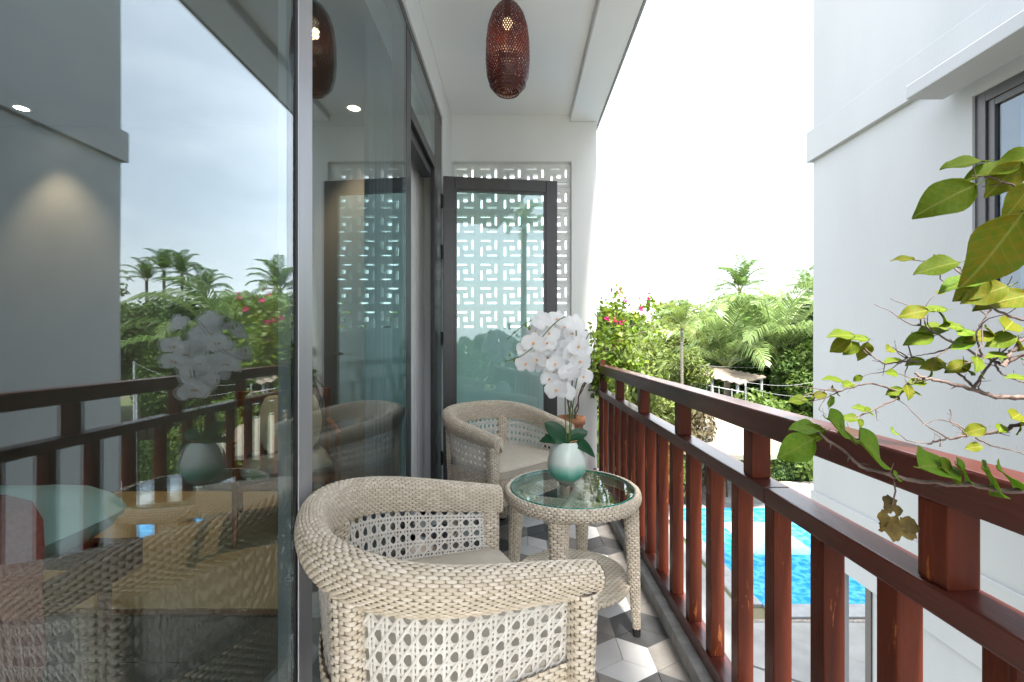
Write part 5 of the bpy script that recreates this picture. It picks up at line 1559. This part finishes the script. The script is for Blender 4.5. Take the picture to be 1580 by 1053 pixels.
# ================================================================== GARDEN FURNITURE AND STRUCTURES
M['canvas'] = leaf_mat('cream canvas', (0.25, 0.23, 0.18), (0.225, 0.205, 0.16), .12, .8, 1, .03, tcol=(.26, .23, .17))
pc = px(1122, 640, 13.4)
ps = empty('parasol', (pc.x, pc.y, GZ)); tag(ps, 'cream canvas garden parasol standing beyond the pool', 'parasol')
ph = pc.z - GZ; R = 1.62
b = MB(); rings = 9; seg = 8; G = np.zeros((seg * 6, rings, 3))
for i in range(seg * 6):
    th = 2 * PI * i / (seg * 6); sect = abs(((i % 6) / 6) - .5) * 2
    for j in range(rings):
        s = j / (rings - 1); r = R * s * (math.cos(PI / seg) / math.cos((th % (2 * PI / seg)) - PI / seg) * .6 + .4)
        G[i, j] = (r * math.cos(th), r * math.sin(th), ph - .80 * s ** 1.15 + .05 * math.sin(PI * s) - .03 * (1 - sect) * s)
b.grid(G, close_u=True)
edge = G[:, -1]; b.grid(np.stack([edge, edge - [0, 0, .12]], 1), close_u=True)
cn = b.build('canopy', M['canvas'], ps, True)
for k in range(8):
    th = 2 * PI * k / 8
    MB().tube([(0, 0, ph - .03), (R * .95 * math.cos(th), R * .95 * math.sin(th), ph - .80)], .014, 5).build('rib', M['walnut'], ps)
MB().tube([(0, 0, .05), (0, 0, ph + .10)], .028, 10).lathe([(.001, ph + .16), (.03, ph + .13), (.03, ph + .08), (.001, ph + .07)], 10).build('pole', M['walnut'], ps)
MB().lathe([(.001, .12), (.20, .10), (.34, .06), (.36, 0), (.001, 0)], 24).build('base', M['kerb'], ps)

M['tinroof'] = pm('weathered tin roof', (.24, .20, .17), .7, (.16, .12, .09), 4, (1, 6, 1), bump=.2, bscale=20)
M['pipe'] = pm('grey white pipe', (.34, .35, .36), .5)
a0, a1 = px(1018, 566, 18.0), px(1140, 592, 15.6)
sd = empty('garden_shed', (a0.x, a0.y, GZ)); tag(sd, 'low open shed with a weathered tin roof among the palms', 'shed')
v = a1 - a0; n2 = Vector((v.y, -v.x, 0)).normalized(); 
def loc(p): return np.array(list(Vector(p) - sd.location))
b = MB(); cnt = 40
G = np.zeros((cnt, 2, 3))
for i in range(cnt):
    q = i / (cnt - 1); p = a0.lerp(a1, q); dz = .025 * math.sin(i * 1.9)
    G[i, 0] = loc(p + Vector((0, 0, dz))); G[i, 1] = loc(p - n2 * 2.2 + Vector((0, 0, .14 + dz)))
b.grid(G); b.grid((G - [0, 0, .03])[:, ::-1]); b.build('roof', M['tinroof'], sd)
for q in (.03, .35, .68, .97):
    for d in (0.1, 2.0):
        p = a0.lerp(a1, q) - n2 * d; top = p.z + d * .06 - .03
        MB().tube([loc((p.x, p.y, GZ)), loc((p.x, p.y, top))], .05, 8).build('post', M['pipe'], sd)
pf = empty('pipe_fence', (a0.x, a0.y, GZ)); tag(pf, 'white pipe fence rails in front of the shed', 'fence')
c0, c1 = px(1022, 582, 16.8) , px(1150, 606, 14.4)
def locf(p): return np.array(list(Vector(p) - pf.location))
for dz in (0.0, -.38, -.8):
    MB().tube([locf(c0 + Vector((0, 0, dz))), locf(c1 + Vector((0, 0, dz)))], .018, 8).build('rail', M['pipe'], pf)
for k in range(8):
    p = c0.lerp(c1, k / 7); MB().tube([locf((p.x, p.y, GZ)), locf((p.x, p.y, p.z + .05))], .016, 8).build('post', M['pipe'], pf)
# overhead wires
for k, ((xa, ya, Ya), (xb, yb, Yb), lab) in enumerate((((1060, 563, 16), (1330, 545, 22), 'upper grey cable strung across the garden below the palms'), ((1150, 590, 14), (1330, 560, 14), 'sloping grey cable in front of the young palm'), ((1150, 598, 14), (1330, 592, 15), 'lower grey cable behind the clipped shrub'))):
    A_, B_ = px(xa, ya, Ya), px(xb, yb, Yb)
    P = [A_.lerp(B_, q) - Vector((0, 0, .35 * math.sin(PI * q))) for q in np.linspace(0, 1, 20)]
    b = MB().tube([tuple(p) for p in P], .0045, 5)
    for e_ in (A_, B_): b.tube([(e_.x, e_.y, GZ), (e_.x, e_.y, e_.z + .05)], .03, 6)
    o = b.build('overhead_cable', M['kerb']); tag(o, lab, 'cable', 'cables across the garden')
